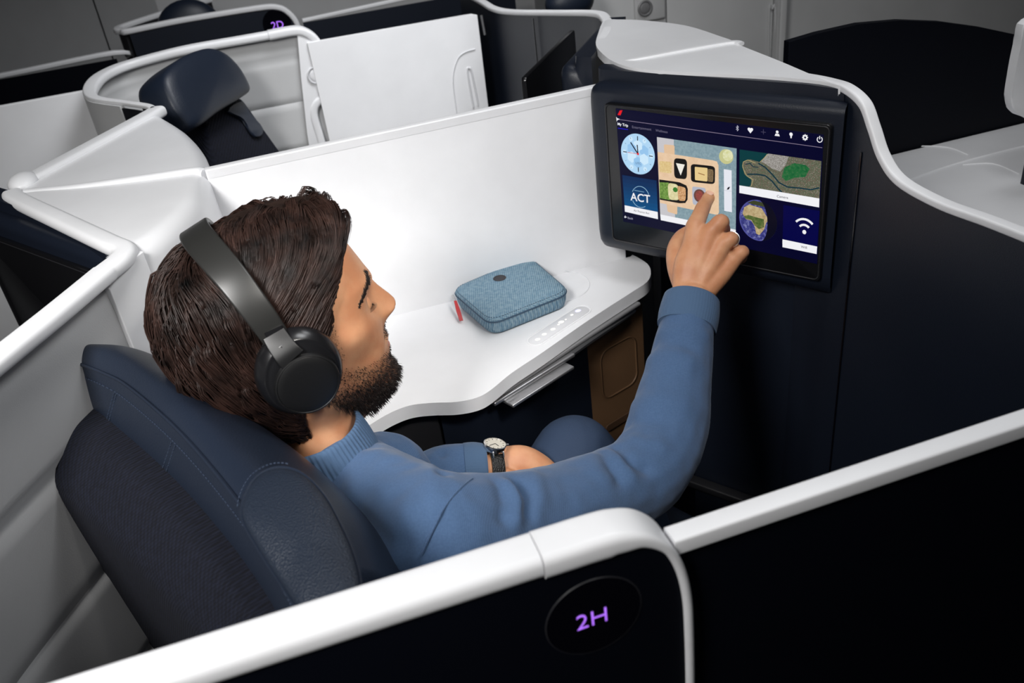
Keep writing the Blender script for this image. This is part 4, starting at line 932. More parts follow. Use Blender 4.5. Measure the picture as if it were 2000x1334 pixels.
# cuff of the raised arm
cA, cB = Rt(1341, 640, 1.092), Rt(1351, 585, 1.111)
bm = ribband('c', cA, (cB - cA).normalized(), .0362, .0345, (cB - cA).length, 60, .00010, M['knit'], thick=.003, side=c2w((1, 0, 0)), flat=.92)
finish('cuff', bm, M['rib'], sweater, angle=80)
cA, cB = Rt(908, 922, 1.08), Rt(949, 919, 1.081)
bm = ribband('c', cA, (cB - cA).normalized(), .0355, .033, (cB - cA).length, 60, .00010, M['knit'])
finish('cuff', bm, M['rib'], sweater, angle=80)
# mock-neck collar
ctop = (Rt(603, 840, .868)); cbot = Rt(643, 908, .885)
axc = (ctop - cbot).normalized()
bm = ribband('c', cbot, axc, .0530, .0500, (ctop - cbot).length + .001, 70, .0005, M['knit'], nrm=(-.05, .05, 1), n=560, thick=.004)
finish('collar', bm, M['rib'], sweater, angle=80)
# shoulder seam
sl = [hit(x, y) for x, y in [(922, 935), (905, 948), (885, 968), (865, 995), (850, 1025), (835, 1055), (822, 1085)]]; sl = [p + (CAM - p).normalized() * .0006 for p in sl if p]
bm = bmesh.new(); tube(bm, cr(sl, 6), .0011, 6); finish('seam', bm, M['knit'], sweater)
# ---------------------------------------------------------------- trousers, shoes
M['denim'] = mat('navy_trousers', (.020, .040, .085), .8, bump=('noise', 800, .3))
bm = bmesh.new(); thigh(bm, .002); chain(bm, [pelvis + V((-.02, 0, -.03)), pelvis + V((.03, 0, -.03))], [.12, .115]); m3 = remesh(bm, .005, 6); tro = bpy.data.objects.new('trousers', m3); COL.objects.link(tro); tro.parent = person; m3.materials.append(M['denim'])
for p in m3.polygons: p.use_smooth = True
for k in (kneeL + V((.16, .03, 0)), kneeR + V((.15, 0, 0))):
    bm = bmesh.new(); chain(bm, [V((k.x - .03, k.y, .045)), V((k.x + .06, k.y + .01, .042)), V((k.x + .17, k.y + .03, .032))], [.044, .042, .032]); finish('shoe', bm, M['dark'], person)
# ---------------------------------------------------------------- hair
bb_ = bmesh.new(); bb_.from_mesh(me); ptree = BVHTree.FromBMesh(bb_); bb_.free()
HC = V((-.02, 0, 0))
def rskin(d):
    h = ptree.ray_cast(H(*(HC)), HF * d.x + HL * d.y + HU * d.z)
    return min(h[3], .135) if h[0] is not None else .1
def hairline(p):
    """signed depth inside the haired area, in metres (head frame)"""
    x, y, z = p; ay = abs(y)
    xs = np.interp(z, [-.02, -.008, .0, .018, .030, .042, .055, .066, .09, .12], [-.002, .006, .013, .019, .029, .039, .046, .052, .064, .075])
    xm = np.interp(z, [.04, .052, .062, .075, .12], [.030, .050, .066, .10, .2])
    k = max(0, min(1, (ay - .02) / .035)); xf = xm * (1 - k) + xs * k
    if ay > .055: xf = min(xf, xs)
    d = xf - x
    if z < -.012: d = min(d, (-.040 - x) if z < -.030 else (.004 - x))
    d = min(d, (z + .112))
    return d
def tau(d, p):
    t = .012 + .015 * max(0, -d.x) + .008 * max(0, d.z) - .007 * math.exp(-((p[0] + .045) / .045) ** 2) * max(0, min(1, (p[2] - .04) / .03))
    if p[0] > .015 and p[2] > .05: t += .007 * min(1, (p[0] - .015) / .02)
    bx = np.interp(p[2], [0, .02, .05, .08, .105], [-.034, -.040, -.046, -.056, -.068]); 
    if p[2] > .0: t *= 1 - .30 * math.exp(-((p[0] - bx) / .016) ** 2)
    t += .003 * noise.noise(V(p) * 28)
    return t
def hsurf(p, lift=1.0):
    d = (V(p) - HC).normalized(); r = rskin(d); q = HC + d * r; hd = hairline(q); e = max(0, min(1, hd / .018)); e = math.sqrt(e) if hd > 0 else 0
    return HC + d * (r + tau(d, q) * e * lift), hd
bm = bmesh.new(); nt_, np_ = 110, 80; rows = []
for i in range(np_ + 1):
    ph = PI * i / np_; row = []
    for j in range(nt_):
        th_ = 2 * PI * j / nt_; d = V((math.sin(ph) * math.cos(th_), math.sin(ph) * math.sin(th_), math.cos(ph))); r = rskin(d); q = HC + d * r; hd = hairline(q)
        e = max(0, min(1, hd / .018))
        rr = (r + tau(d, q) * .76 * math.sqrt(e) + .0022 * noise.noise(V((q.x * 90, q.y * 90, q.z * 25))) * e) if hd > 0 else r - .004
        row.append(bm.verts.new(H(*(HC + d * rr))))
    rows.append(row)
for a, b in zip(rows, rows[1:]):
    for j in range(nt_): bm.faces.new((a[j], a[(j + 1) % nt_], b[(j + 1) % nt_], b[j]))
bmesh.ops.remove_doubles(bm, verts=bm.verts[:], dist=1e-6)
M['hair'] = mat('dark_brown_hair', (.014, .0075, .0055), .75, spec=.15, vary=(60, .5))
M['hair2'] = mat('brown_hair_strand', (.028, .0138, .0105), .46, spec=.38, vary=(45, .75))
hair = finish('hair', bm, M['hair'], person, angle=180)
random.seed(11)
def flow(p, sd):
    x, y, z = p; s = -1 if y < 0 else 1
    bx = np.interp(z, [-.1, .0, .02, .05, .08, .105], [-.034, -.034, -.040, -.046, -.056, -.068])
    fr = 1 / (1 + math.exp(-(x - bx) / .008))
    a = max(0, min(1, (.085 - z) / .085)); a = a * a * (3 - 2 * a)
    # front: falls from the top parting, then swings back over the temple
    f1 = V((-.10 - .25 * (x < .02), s * .55, -.75)); f2 = V((-1.0, 0, -.42)); F_ = f1.lerp(f2, a)
    if z > .09: F_ = V((-.55, s * .75, -.1))
    # back: fans out from the whorl and falls
    w0 = V((-.085, .005, .10)); rad = (V(p) - w0); rad = rad.normalized() if rad.length > 1e-5 else V((0, s, 0)); B_ = rad * .75 + V((-.05, 0, -.85)); 
    if z < -.02: B_ = V((.30, 0, -1.0))
    D = B_.lerp(F_, fr)
    n3 = noise.noise_vector(V(p) * 17 + V((sd, 0, 0))) * .50 + noise.noise_vector(V(p) * 45) * .13
    return D.normalized() + n3
bm1 = bmesh.new(); cnt = 0; tries = 0
def lockpath(p, sd, L, lf, nseg=12):
    q_ = []
    for k in range(nseg + 1):
        t = k / nseg; d = (V(p) - HC).normalized(); r = rskin(d); s_ = HC + d * r; hd = hairline(s_)
        if hd < -.002: break
        e = math.sqrt(max(0, min(1, hd / .018)))
        q_.append((HC + d * (r + tau(d, s_) * max(e, .12) * (min(1, .45 + t * 2.4) * lf + .07 * math.sin(t * 4.5 + sd * 9))), d))
        p = s_ + flow(s_, sd).normalized() * (L / nseg)
    return q_
while cnt < 4200 and tries < 30000:
    tries += 1
    d = V((random.gauss(0, 1), random.gauss(0, 1), random.gauss(0, 1))).normalized()
    if d.y > .5 and random.random() < .7: continue
    p = HC + d * rskin(d)
    if hairline(p) < .001 or p[2] < -.10: continue
    g = lockpath(p, .3 * random.random(), random.uniform(.04, .085), random.uniform(.80, .96) * (.9 if p.y > .005 else 1), 10)
    if len(g) < 4: continue
    cnt += 1; w0 = random.uniform(.0004, .0007); tube(bm1, [H(*q) for q, d in g], [w0 * (.5 + .5 * math.sin(PI * min(1, (k + 1.5) / len(g)))) for k in range(len(g))], 3)
cnt = 0; tries = 0
while cnt < 430 and tries < 6000:
    tries += 1
    d = V((random.gauss(0, 1), random.gauss(0, 1), random.gauss(0, 1))).normalized()
    if random.random() < .25: d = V((random.uniform(-.6, .8), random.uniform(-.7, .2), 1)).normalized()
    if d.y > .5 and random.random() < .7: continue
    p = HC + d * rskin(d); hd = hairline(p)
    if hd < .002 or p[2] < -.095: continue
    sd = .3 * random.random(); L = random.uniform(.045, .10); g = lockpath(p, sd, L, random.uniform(.82, 1.08) * (.86 if p.y > .005 else 1))
    if len(g) < 5: continue
    cnt += 1; N_ = len(g); W_l = random.uniform(.0040, .0075); tint = random.random()
    for h_ in range(25):
        u1, u2 = random.gauss(0, .55), random.uniform(-1, 1); fz = random.uniform(-1, 1); fp = random.random() * 6; cut = N_ - (1 if random.random() < .35 else 0); pts = []
        for k in range(cut):
            q, d = g[k]; t_ = (g[min(k + 1, N_ - 1)][0] - g[max(k - 1, 0)][0]).normalized(); s_ = t_.cross(d).normalized(); t = k / (N_ - 1)
            sp_w = W_l * (1 - .72 * t ** 1.3) * (.6 + .4 * min(1, t * 5)); pts.append(H(*(q + s_ * (u1 * sp_w + .0009 * fz * math.sin(t * 7 + fp)) + d * ((u2 * .25 - .45 * u1 * u1) * sp_w))))
        w0 = random.uniform(.00018, .00040); tube(bm1, pts, [w0 * (.5 + .5 * math.sin(PI * min(1, (k + 1.5) / len(pts)))) for k in range(len(pts))], 3)
st = finish('strands', bm1, M['hair2'], hair, angle=180); st['kind'] = 'stuff'
# stray hairs over the outline
# ---------------------------------------------------------------- beard, brows, lashes
bm = bmesh.new(); idx = np.where(m_beard > .12)[0]; vn = me.vertices; random.seed(3)
down = -HU * .85 + HF * .25
M['beardhair'] = mat('beard_hair', (.016, .009, .007), .5)
for k in range(12000):
    i = int(random.choice(idx)); wgt = m_beard[i]
    if random.random() > wgt * 1.25: continue
    if Y_[i] > .03 and random.random() < .8: continue
    z = Z_[i]; L = (.0017 + .0045 * max(0, min(1, (-.070 - z) / .03))) * random.uniform(.6, 1.3)
    if X_[i] < .02 and z > -.07: L *= .6
    p = V(co[i]) + V([random.uniform(-1, 1) * .0008 for _ in range(3)]); nrm = vn[i].normal
    dv = (nrm * .75 + down * .8 + V([random.uniform(-.3, .3) for _ in range(3)])).normalized(); dv2 = (dv + down * .5).normalized()
    tube(bm, [p - nrm * .0006, p + dv * L * .5, p + dv * L * .5 + dv2 * L * .5], [.00026, .00022, .00008], 3)
bo_ = finish('beard', bm, M['beardhair'], person, angle=180); bo_['kind'] = 'stuff'
def phit(px, py):
    h = ptree.ray_cast(CAM, ray(px, py)); return h[0], h[1]
bm = bmesh.new()
br = [(713, 527, 3.0), (717, 535, 3.6), (719, 546, 3.8), (717, 557, 3.6), (712, 570, 3.0), (707, 583, 2.4), (702, 595, 1.6)]
for k in range(520):
    u = random.random() * (len(br) - 1.01); i = int(u); f_ = u - i; a, b = br[i], br[i + 1]
    x = a[0] + (b[0] - a[0]) * f_ + random.gauss(0, 1) * (a[2] * .75); y = a[1] + (b[1] - a[1]) * f_ + random.gauss(0, 1)
    h, nr = phit(x, y)
    if h is None or (h - HO).length > .14: continue
    t2, _n = phit(b[0], b[1] + 2)
    if t2 is None or (t2 - HO).length > .14: t2 = h - HU * .01
    dv = (t2 - h).normalized() * .9 + nr * .10
    hp_ = [h, h + dv * .003, h + dv * .0055 - nr * .0006]
    tube(bm, hp_, [.0003, .00026, .0001], 3)
    tube(bm, [H(q.x, -q.y, q.z) for q in [toH(v_) for v_ in hp_]], [.0003, .00026, .0001], 3)
finish('eyebrow', bm, M['beardhair'], person, angle=180)
M['sclera'] = mat('eye_white', (.62, .58, .54), .25); M['iris'] = mat('brown_iris', (.05, .022, .010), .2)
for sy in (-1, 1):
    hq = ptree.ray_cast(H(.14, .031 * sy, -.0085), -HF)
    if hq[0] is None: continue
    ec = hq[0] - HF * .0103 - HL * (.0012 * sy)
    bm = bmesh.new(); ball(bm, ec, .0110, ax=(HF, HL, HU)); eye = finish('eye', bm, M['sclera'], person)
    bm = bmesh.new(); ball(bm, ec + HF * .0084 - HU * .0026, .0034, .0044, .0040, (HF, HL, HU)); finish('iris', bm, M['iris'], eye)
    def lidpt(az, el, r=.0119): return ec + (HF * (math.cos(az) * math.cos(el)) + HL * (math.sin(az) * math.cos(el)) + HU * math.sin(el)) * r
    for nm_, sg in (('upper_eyelid', 1), ('lower_eyelid', -1)):
        bm = bmesh.new(); rings = []
        for i in range(21):
            az = math.radians(-92 + 184 * i / 20); op = .17 * max(0, 1 - (az / 1.1) ** 2); e0 = -.27 + (op * .35 if sg > 0 else -op * .8)
            rings.append([lidpt(az, e0 + sg * t * 1.35, .0119 + .0004 * math.sin(PI * min(1, t * 3))) for t in [k / 9 for k in range(10)]])
        loft(bm, rings, closed=False); finish(nm_, bm, M['skin'], person, angle=80)
    bm = bmesh.new()
    for k in range(26):
        az = math.radians(-68 + 136 * k / 25); op = .17 * max(0, 1 - (az / 1.1) ** 2); p0 = lidpt(az, -.27 + op * .35, .0120); d = (p0 - ec).normalized()
        tube(bm, [p0, p0 + d * .0028 - HU * .0006, p0 + d * .0052 + HU * .0006], [.00022, .00018, .00007], 3)
    finish('eyelashes', bm, M['beardhair'], person, angle=180)
# fingernail of the pointing finger
h1, n1 = Rt(1389, 374, 1.187), None
M['nail'] = mat('fingernail', (.72, .46, .36), .25)
tipd = (Rt(1392, 373, 1.1955) - Rt(1384, 386, 1.185)).normalized(); hh = ptree.ray_cast(CAM, ray(1388, 375))
if hh[0] is not None:
    nn2 = hh[1]; sN = tipd.cross(nn2).normalized(); tN = nn2.cross(sN).normalized()
    bm = bmesh.new(); ball(bm, hh[0] - nn2 * .0006, .0052, .0068, .0016, (sN, tN, nn2), 16, 10); finish('fingernail', bm, M['nail'], person)

# ---------------------------------------------------------------- headphones
M['hpband'] = mat('dark_grey_band', (.020, .020, .019), .38, spec=.6)
M['hpblk'] = mat('matt_black_cup', (.005, .005, .0055), .42, spec=.5)
M['hpgl'] = mat('satin_black_cup', (.007, .007, .008), .26, spec=.6)
hpn = thing('headphones', 'black over-ear headphones with a wide grey headband worn by the man', 'headphones', H(-.03, 0, 0))
def hp_part(name, bm, m, par=None, **k): return finish(name, bm, m, par or hpn, **k)
arc = [(-.0400, -.0950, .018), (-.0445, -.0950, .038), (-.0500, -.0890, .058), (-.0560, -.0760, .077), (-.0615, -.056, .0910), (-.0655, -.030, .0985), (-.067, 0, .1005), (-.0655, .030, .0985), (-.0615, .056, .0910), (-.0560, .0760, .077), (-.0500, .0890, .058), (-.0445, .0950, .038), (-.0400, .0950, .018)]
P = cr([H(*a) for a in arc], 6); bm = bmesh.new(); rings = []; Ctr = H(-.045, 0, .02)
for i, p in enumerate(P):
    t = (P[min(i + 1, len(P) - 1)] - P[max(i - 1, 0)]).normalized(); o = (p - Ctr); o = (o - t * o.dot(t)); s = t.cross(o).normalized(); o = s.cross(t).normalized()
    if o.dot(p - Ctr) < 0: o = -o
    q = i / (len(P) - 1); wd = .0235 + .006 * math.sin(PI * q)
    rings.append([p + s * x + o * y for x, y in rrect(wd, .0052, .0022)])
loft(bm, rings); hp_part('headband', bm, M['hpband'])
for sgn in (-1, 1):
    def S(x, y, z): return H(x, y * -sgn, z)
    ax = (S(.012, -1, -.10) - S(0, 0, 0)).normalized()      # outward axis of the cup
    c0h = S(-.031, -.074, -.020); e1h = (HF - ax * HF.dot(ax)).normalized(); e2h = ax.cross(e1h)
    def lathe(bm, c, prof, n=48, ex=1.0, ey=1.0):
        loft(bm, [[c + ax * h + e1h * (r * ex * math.cos(2 * PI * k / n)) + e2h * (r * ey * math.sin(2 * PI * k / n)) for k in range(n)] for r, h in prof])
    cup = None
    bm = bmesh.new(); lathe(bm, c0h, [(.030, -.004), (.038, -.003), (.0405, .003), (.0405, .009), (.038, .013), (.030, .014)], ex=.95, ey=1.06); pad = hp_part('ear_pad', bm, M['hpgl'])
    bm = bmesh.new(); lathe(bm, c0h, [(.036, .0125), (.0395, .0135), (.0408, .0165), (.0402, .020), (.0380, .0245), (.0350, .029), (.0335, .030), (.0325, .0298), (.030, .031), (.02, .032)], ex=.95, ey=1.06); cup = hp_part('ear_cup', bm, M['hpgl'], angle=50)
    dc = c0h + ax * .030 + HF * .0015 - HU * .006
    bm = bmesh.new(); lathe(bm, dc, [(.0285, -.006), (.0290, .002), (.0284, .0045), (.0272, .0050), (.0268, .0044), (.0262, .0048), (.020, .0056), (.010, .0062), (.001, .0064)], n=64); hp_part('outer_disc', bm, M['hpblk'], cup, angle=50)
    # yoke strap
    yk = cr([S(-.0405, -.0970, .021), S(-.0390, -.1025, .013), S(-.0365, -.1070, .005), S(-.0340, -.1082, -.001)], 5); bm = bmesh.new(); rings = []
    for i, p in enumerate(yk):
        t = (yk[min(i + 1, len(yk) - 1)] - yk[max(i - 1, 0)]).normalized(); s = t.cross(ax).normalized(); o = s.cross(t).normalized(); q = i / (len(yk) - 1)
        rings.append([p + s * x + o * y for x, y in rrect(.0205 + .004 * q, .0065, .0014)])
    loft(bm, rings); hp_part('yoke', bm, M['hpblk'], cup)
    bm = bmesh.new(); a, b = S(-.0398, -.0960, .026), S(-.0388, -.0985, .010); t = (b - a).normalized(); s = t.cross(ax).normalized(); o = s.cross(t)
    for off_, wd, th2 in ((0, .016, .006),): 
        loft(bm, [[p + s * x + o * y for x, y in rrect(wd, th2, .001)] for p in (a, b)])
    hp_part('slider', bm, M['hpgl'])
    bm = bmesh.new()
    for k in range(2):
        q = a.lerp(b, .35 + .25 * k) + ax * .0032; box(bm, q - s * .005, s * .010, t * .0012, ax * .0004)
    hp_part('slider_mark', bm, M['grey'], cup, smooth=False)

# ---------------------------------------------------------------- wristwatch and ring
wt = thing('wristwatch', 'round silver wristwatch with a cream dial and black leather strap on the left wrist', 'watch', Rt(958, 900, 1.08))
M['strap'] = mat('black_watch_strap', (.006, .006, .006), .5, bump=('voronoi', 600, .4)); M['dial'] = mat('cream_dial', (.62, .58, .50), .35); M['steel'] = mat('polished_steel', (.7, .7, .7), .18, metal=1)
wa = (Rt(1010, 915, 1.095) - Rt(945, 918, 1.08)).normalized(); wc = Rt(959, 915, 1.084); wu = (V((0, 0, 1)) - wa * wa.z); wu = (wu + V((0, .06, 0))); wu = (wu - wa * wu.dot(wa)).normalized(); wv = wa.cross(wu)
bm = bmesh.new(); rings = []
for i in range(41):
    a = 2 * PI * i / 40; o = wu * math.cos(a) * .0275 + wv * math.sin(a) * .0295; on = o.normalized()
    rings.append([wc + o + wa * x + on * y for x, y in rrect(.0165, .0024, .0008)])
loft(bm, rings, cap=False); finish('strap', bm, M['strap'], wt)
wtop = wc + wu * .0295
def cyl(c, ax, prof, n=40):
    s = ax.orthogonal().normalized(); u = ax.cross(s); b = bmesh.new(); loft(b, [[c + ax * h + s * (r * math.cos(2 * PI * k / n)) + u * (r * math.sin(2 * PI * k / n)) for k in range(n)] for r, h in prof]); return b
case = finish('case', cyl(wtop, wu, [(.0125, -.002), (.0148, 0), (.0150, .004), (.0142, .0062), (.0130, .0066), (.0128, .0052)]), M['steel'], wt, angle=35)
finish('dial', cyl(wtop, wu, [(.0129, .004), (.0129, .0056), (.001, .0056)]), M['dial'], case)
bm = bmesh.new()
for k in range(12):
    a = 2 * PI * k / 12; d = wa * math.cos(a) + wv * math.sin(a); s = wu.cross(d); q = wtop + wu * .0057 + d * .0095; box(bm, q - s * .0003, s * .0006, d * .002, wu * .0002)
for a, L in ((1.2, .0065), (2.7, .0090)):
    d = wa * math.cos(a) + wv * math.sin(a); s = wu.cross(d); q = wtop + wu * .0059; box(bm, q - s * .0004, s * .0008, d * L, wu * .0002)
finish('hands_and_markers', bm, M['bezel'], case, smooth=False)
for e in (-1, 1):
    for f_ in (-1, 1):
        bm = bmesh.new(); p = wtop + wa * (.0065 * e) + wv * (.0135 * f_) + wu * .002; tube(bm, [p, p + wv * f_ * .003 - wu * .0015, p + wv * f_ * .005 - wu * .005], [.0013, .0012, .0009], 6); finish('lug', bm, M['steel'], case)
bm = bmesh.new(); p = wtop + wu * .003 + wa * .0145; tube(bm, [p, p + wa * .003], .0019, 10); finish('crown', bm, M['steel'], case)
rg = Rt(1431, 468, 1.142); rd = (Rt(1427, 482, 1.158) - Rt(1428, 466, 1.128)).normalized(); s = rd.orthogonal().normalized(); u = rd.cross(s); rc = Rt(1428.5, 468, 1.136)
bm = bmesh.new(); rings = [[rc + rd * x + (s * math.cos(a) + u * math.sin(a)) * (.0098 + y) for x, y in rrect(.0048, .0016, .0006)] for a in [2 * PI * k / 32 for k in range(33)]]
loft(bm, rings, cap=False); rgo = finish('ring', bm, M['steel'], None); tag(rgo, 'plain silver ring on the ring finger of the raised hand', 'ring')

# ---------------------------------------------------------------- blue pouch
M['cloth'] = woven('blue_melange_cloth', (.11, .22, .32), (.30, .42, .50), 1500, .9, .7, ax=((.84, .5, 0), (-.5, .84, .3)), mode='weave', dist=.0008)
pouch = thing('amenity_pouch', 'blue melange fabric pouch with a dark round badge and red zip pull on the worktop', 'pouch', (.2, 1.0, SH))
HZ = .026
tpx = [(881, 566), (1034, 501), (1114, 569), (957, 631)]
tp3 = [Rz(x, y, SH + HZ) for x, y in tpx]; cpo = sum(tp3, V((0, 0, 0))) / 4
def rounded(poly, r, n=6):
    out = []; N = len(poly)
    for i in range(N):
        a, b, c = poly[i - 1], poly[i], poly[(i + 1) % N]; d1 = (a - b).normalized(); d2 = (c - b).normalized()
        for k in range(n + 1):
            t = k / n; p0, p1 = b + d1 * r, b + d2 * r; out.append(p0 * (1 - t) ** 2 + b * 2 * t * (1 - t) + p1 * t * t)
    return out
out = rounded(tp3, .022, 8)
def off(poly, c, k, z): return [V((c.x + (p.x - c.x) * k, c.y + (p.y - c.y) * k, z)) for p in poly]
bm = bmesh.new(); loft(bm, [off(out, cpo, .90, SH + .0008), off(out, cpo, .955, SH + .003), off(out, cpo, .985, SH + .010), off(out, cpo, 1.0, SH + HZ - .0045), off(out, cpo, 1.0, SH + HZ - .0035)]); finish('base', bm, M['cloth'], pouch, angle=60)
bm = bmesh.new(); loft(bm, [off(out, cpo, 1.0, SH + HZ - .0030), off(out, cpo, 1.003, SH + HZ - .0015), off(out, cpo, .985, SH + HZ + .001), off(out, cpo, .93, SH + HZ + .0035), off(out, cpo, .75, SH + HZ + .0055), off(out, cpo, .4, SH + HZ + .0065), off(out, cpo, .05, SH + HZ + .0068)]); lid = finish('lid', bm, M['cloth'], pouch, angle=60)
M['zip'] = mat('navy_zip', (.03, .07, .12), .6)
bm = bmesh.new(); tube(bm, off(out, cpo, 1.002, SH + HZ - .0034), .0013, 6, closed=True); finish('zip', bm, M['zip'], pouch)
bm = bmesh.new(); n_o = off(out, cpo, .965, SH + HZ + .0022)
for k in range(0, len(n_o)):
    a, b = n_o[k], n_o[(k + 1) % len(n_o)]; L = (b - a).length; m_ = max(1, int(L / .0036))
    for q in range(m_): tube(bm, [a.lerp(b, q / m_), a.lerp(b, (q + .55) / m_)], .0005, 4)
finish('stitching', bm, M['zip'], lid, smooth=False)
bc = Rz(976, 544, SH + HZ + .006); M['badge'] = mat('dark_badge', (.022, .018, .022), .45)
finish('badge', cyl(bc, V((0, 0, 1)), [(.0098, -.001), (.0098, .0010), (.0088, .0013), (.0086, .0009), (.001, .0009)]), M['badge'], pouch, angle=30)
M['red'] = mat('red_pull', (.50, .008, .012), .45)
pl0, pl1 = Rz(889, 588, SH + HZ - .004), Rz(901, 627, SH + .004)
dpl = (pl1 - pl0).normalized(); spl = c2w((1, .25, 0)); spl = (spl - dpl * spl.dot(dpl)).normalized(); npl = dpl.cross(spl)
bm = bmesh.new(); prism(bm, [pl0 + spl * x + dpl * y for x, y in ((-.002, 0), (.002, 0), (.0030, (pl1 - pl0).length * .5), (.0028, (pl1 - pl0).length), (-.0028, (pl1 - pl0).length), (-.0030, (pl1 - pl0).length * .5))], npl * .0016, .0004, 2); pu = finish('zip_pull', bm, M['red'], pouch); pu['label'] = 'red zip pull'
bm = bmesh.new(); tube(bm, [Rz(884, 577, SH + HZ - .003), Rz(887, 583, SH + HZ - .004), pl0 + dpl * .002], .0018, 8); finish('zip_slider', bm, M['metal'], pouch)
# ================================================================ what the touch screen shows
EXPO = 2 ** sc.view_settings.exposure
_em = {}
def lin(c): return tuple(((v / 255) / 12.92 if v / 255 <= .04045 else ((v / 255 + .055) / 1.055) ** 2.4) for v in c)
def em(c, noise_=None):
    key = (c, noise_)
    if key in _em: return _em[key]
    m = bpy.data.materials.new('lit_screen_colour'); m.use_nodes = True; nt = m.node_tree; b = nt.nodes['Principled BSDF']
    b.inputs['Base Color'].default_value = (.002, .002, .003, 1); b.inputs['Roughness'].default_value = .3; b.inputs['Specular IOR Level'].default_value = .15
    b.inputs['Emission Color'].default_value = lin(c) + (1,); b.inputs['Emission Strength'].default_value = 1 / EXPO
    if noise_:
        s, cols = noise_; tc = nt.nodes.new('ShaderNodeTexCoord'); nz = nt.nodes.new('ShaderNodeTexNoise'); nz.inputs['Scale'].default_value = s; nz.inputs['Detail'].default_value = 8; nz.inputs['Roughness'].default_value = .7
        nt.links.new(tc.outputs['Object'], nz.inputs['Vector']); cr_ = nt.nodes.new('ShaderNodeValToRGB'); nt.links.new(nz.outputs['Fac'], cr_.inputs[0])
        e = cr_.color_ramp; e.elements[0].position = .3; e.elements[1].position = .72; e.elements[0].color = lin(cols[0]) + (1,); e.elements[1].color = lin(cols[-1]) + (1,)
        for k, c_ in enumerate(cols[1:-1]): q = e.elements.new(.3 + .42 * (k + 1) / (len(cols) - 1)); q.color = lin(c_) + (1,)
        nt.links.new(cr_.outputs[0], b.inputs['Emission Color'])
    _em[key] = m; return m
DZ0 = .0152
def W2(p, d): return sp(p[0], p[1], DZ0 + d)
class Pic:
    def __init__(s): s.f = []; s.d = 0
    def poly(s, px, c, n=None, step=1):
        s.d += .00006 * step; s.f.append(([W2(p, s.d) for p in px], em(c, n))); return s
    def disc(s, c, ex, ey, col, n=None, k=28, a0=0, a1=2 * PI):
        return s.poly([(c[0] + ex[0] * math.cos(t) + ey[0] * math.sin(t), c[1] + ex[1] * math.cos(t) + ey[1] * math.sin(t)) for t in [a0 + (a1 - a0) * q / k for q in range(k)]], col, n)
    def line(s, pts, w, col):
        s.d += .00006
        for a, b in zip(pts, pts[1:]):
            dx, dy = b[0] - a[0], b[1] - a[1]; L = math.hypot(dx, dy) or 1; nx, ny = -dy / L * w / 2, dx / L * w / 2
            s.f.append(([W2(p, s.d) for p in ((a[0] + nx, a[1] + ny), (b[0] + nx, b[1] + ny), (b[0] - nx, b[1] - ny), (a[0] - nx, a[1] - ny))], em(col)))
        return s
    def rr(s, tl, tr, br, bl, col, r=.2, n=None):
        P_ = []; q = [tl, tr, br, bl]
        for i in range(4):
            a, b, c = q[i - 1], q[i], q[(i + 1) % 4]
            p0 = (b[0] + (a[0] - b[0]) * r, b[1] + (a[1] - b[1]) * r); p1 = (b[0] + (c[0] - b[0]) * r, b[1] + (c[1] - b[1]) * r)
            for k in range(5):
                t = k / 4; P_.append(tuple(p0[j] * (1 - t) ** 2 + b[j] * 2 * t * (1 - t) + p1[j] * t * t for j in (0, 1)))
        return s.poly(P_, col, n)
    def done(s, name, parent):
        me = bpy.data.meshes.new(name); vs, fs, ms, mi = [], [], [], []
        for pts, m in s.f:
            if m not in ms: ms.append(m)
            k = len(vs); nn = (pts[1] - pts[0]).cross(pts[2] - pts[1])
            if nn.dot(NS) < 0: pts = pts[::-1]
            vs += pts; fs.append(list(range(k, k + len(pts)))); mi.append(ms.index(m))
        me.from_pydata(vs, [], fs)
        for m in ms: me.materials.append(m)
        for p, i in zip(me.polygons, mi): p.material_index = i
        o = bpy.data.objects.new(name, me); COL.objects.link(o); o.parent = parent
        if parent.type == 'EMPTY': o.matrix_parent_inverse = Matrix.Translation(-parent.location)
        return o
def z2(x, y): return (1180 + x / 4.764, 180 + y / 4.764)
def z3(x, y): return (1400 + x / 3.704, 200 + y / 3.704)
bm = bmesh.new(); prism(bm, [sp(x, y, .0140) for x, y in ((1203, 211.5), (1609, 263), (1596, 515), (1218, 432))], NS * .0009); disp_ = finish('display', bm, em((3, 3, 38)), mon, smooth=False)
WHT, GRY = (240, 240, 244), (96, 92, 116)
p = Pic(); p.poly([(1206, 224.5), (1210.5, 215.7), (1216, 215.2), (1211.8, 225.3)], (225, 20, 30)); p.line([(1208, 233.2), (1606, 288.5)], 1.1, (130, 118, 140))
p.poly([(1203.5, 228), (1205.5, 230.8), (1210.5, 232.6), (1205.8, 234.6), (1204.5, 238), (1204, 233)], WHT); p.line([(1207, 250.3), (1226.5, 253.2)], 1.6, (30, 20, 190)); p.done('menu_bar', disp_)
def txt(s, a, b, col, h=None, bold=0, d=.0010, hf=1.0):
    A, B = W2(a, d), W2(b, d); cu = bpy.data.curves.new('t', 'FONT'); cu.body = s; t = bpy.data.objects.new('t', cu); COL.objects.link(t); dg = bpy.context.evaluated_depsgraph_get(); wd = t.evaluated_get(dg).dimensions.x; bpy.data.objects.remove(t); bpy.data.curves.remove(cu)
    ex = (B - A).normalized(); size = (B - A).length / max(wd, .01); 
    return textmesh('lettering', s, em(col), disp_, A, ex, V((0, 0, hf)), size, .00005, bold=bold)
txt('My Trip', z2(124, 306), z2(220, 322), (235, 235, 240), bold=.02); txt('Entertainment', z2(258, 334), z2(437, 358), (110, 106, 128)); txt('Wellness', z2(478, 366), z2(590, 382), (110, 106, 128)); txt('Back', z2(218, 1178), z2(267, 1186), (170, 170, 190))
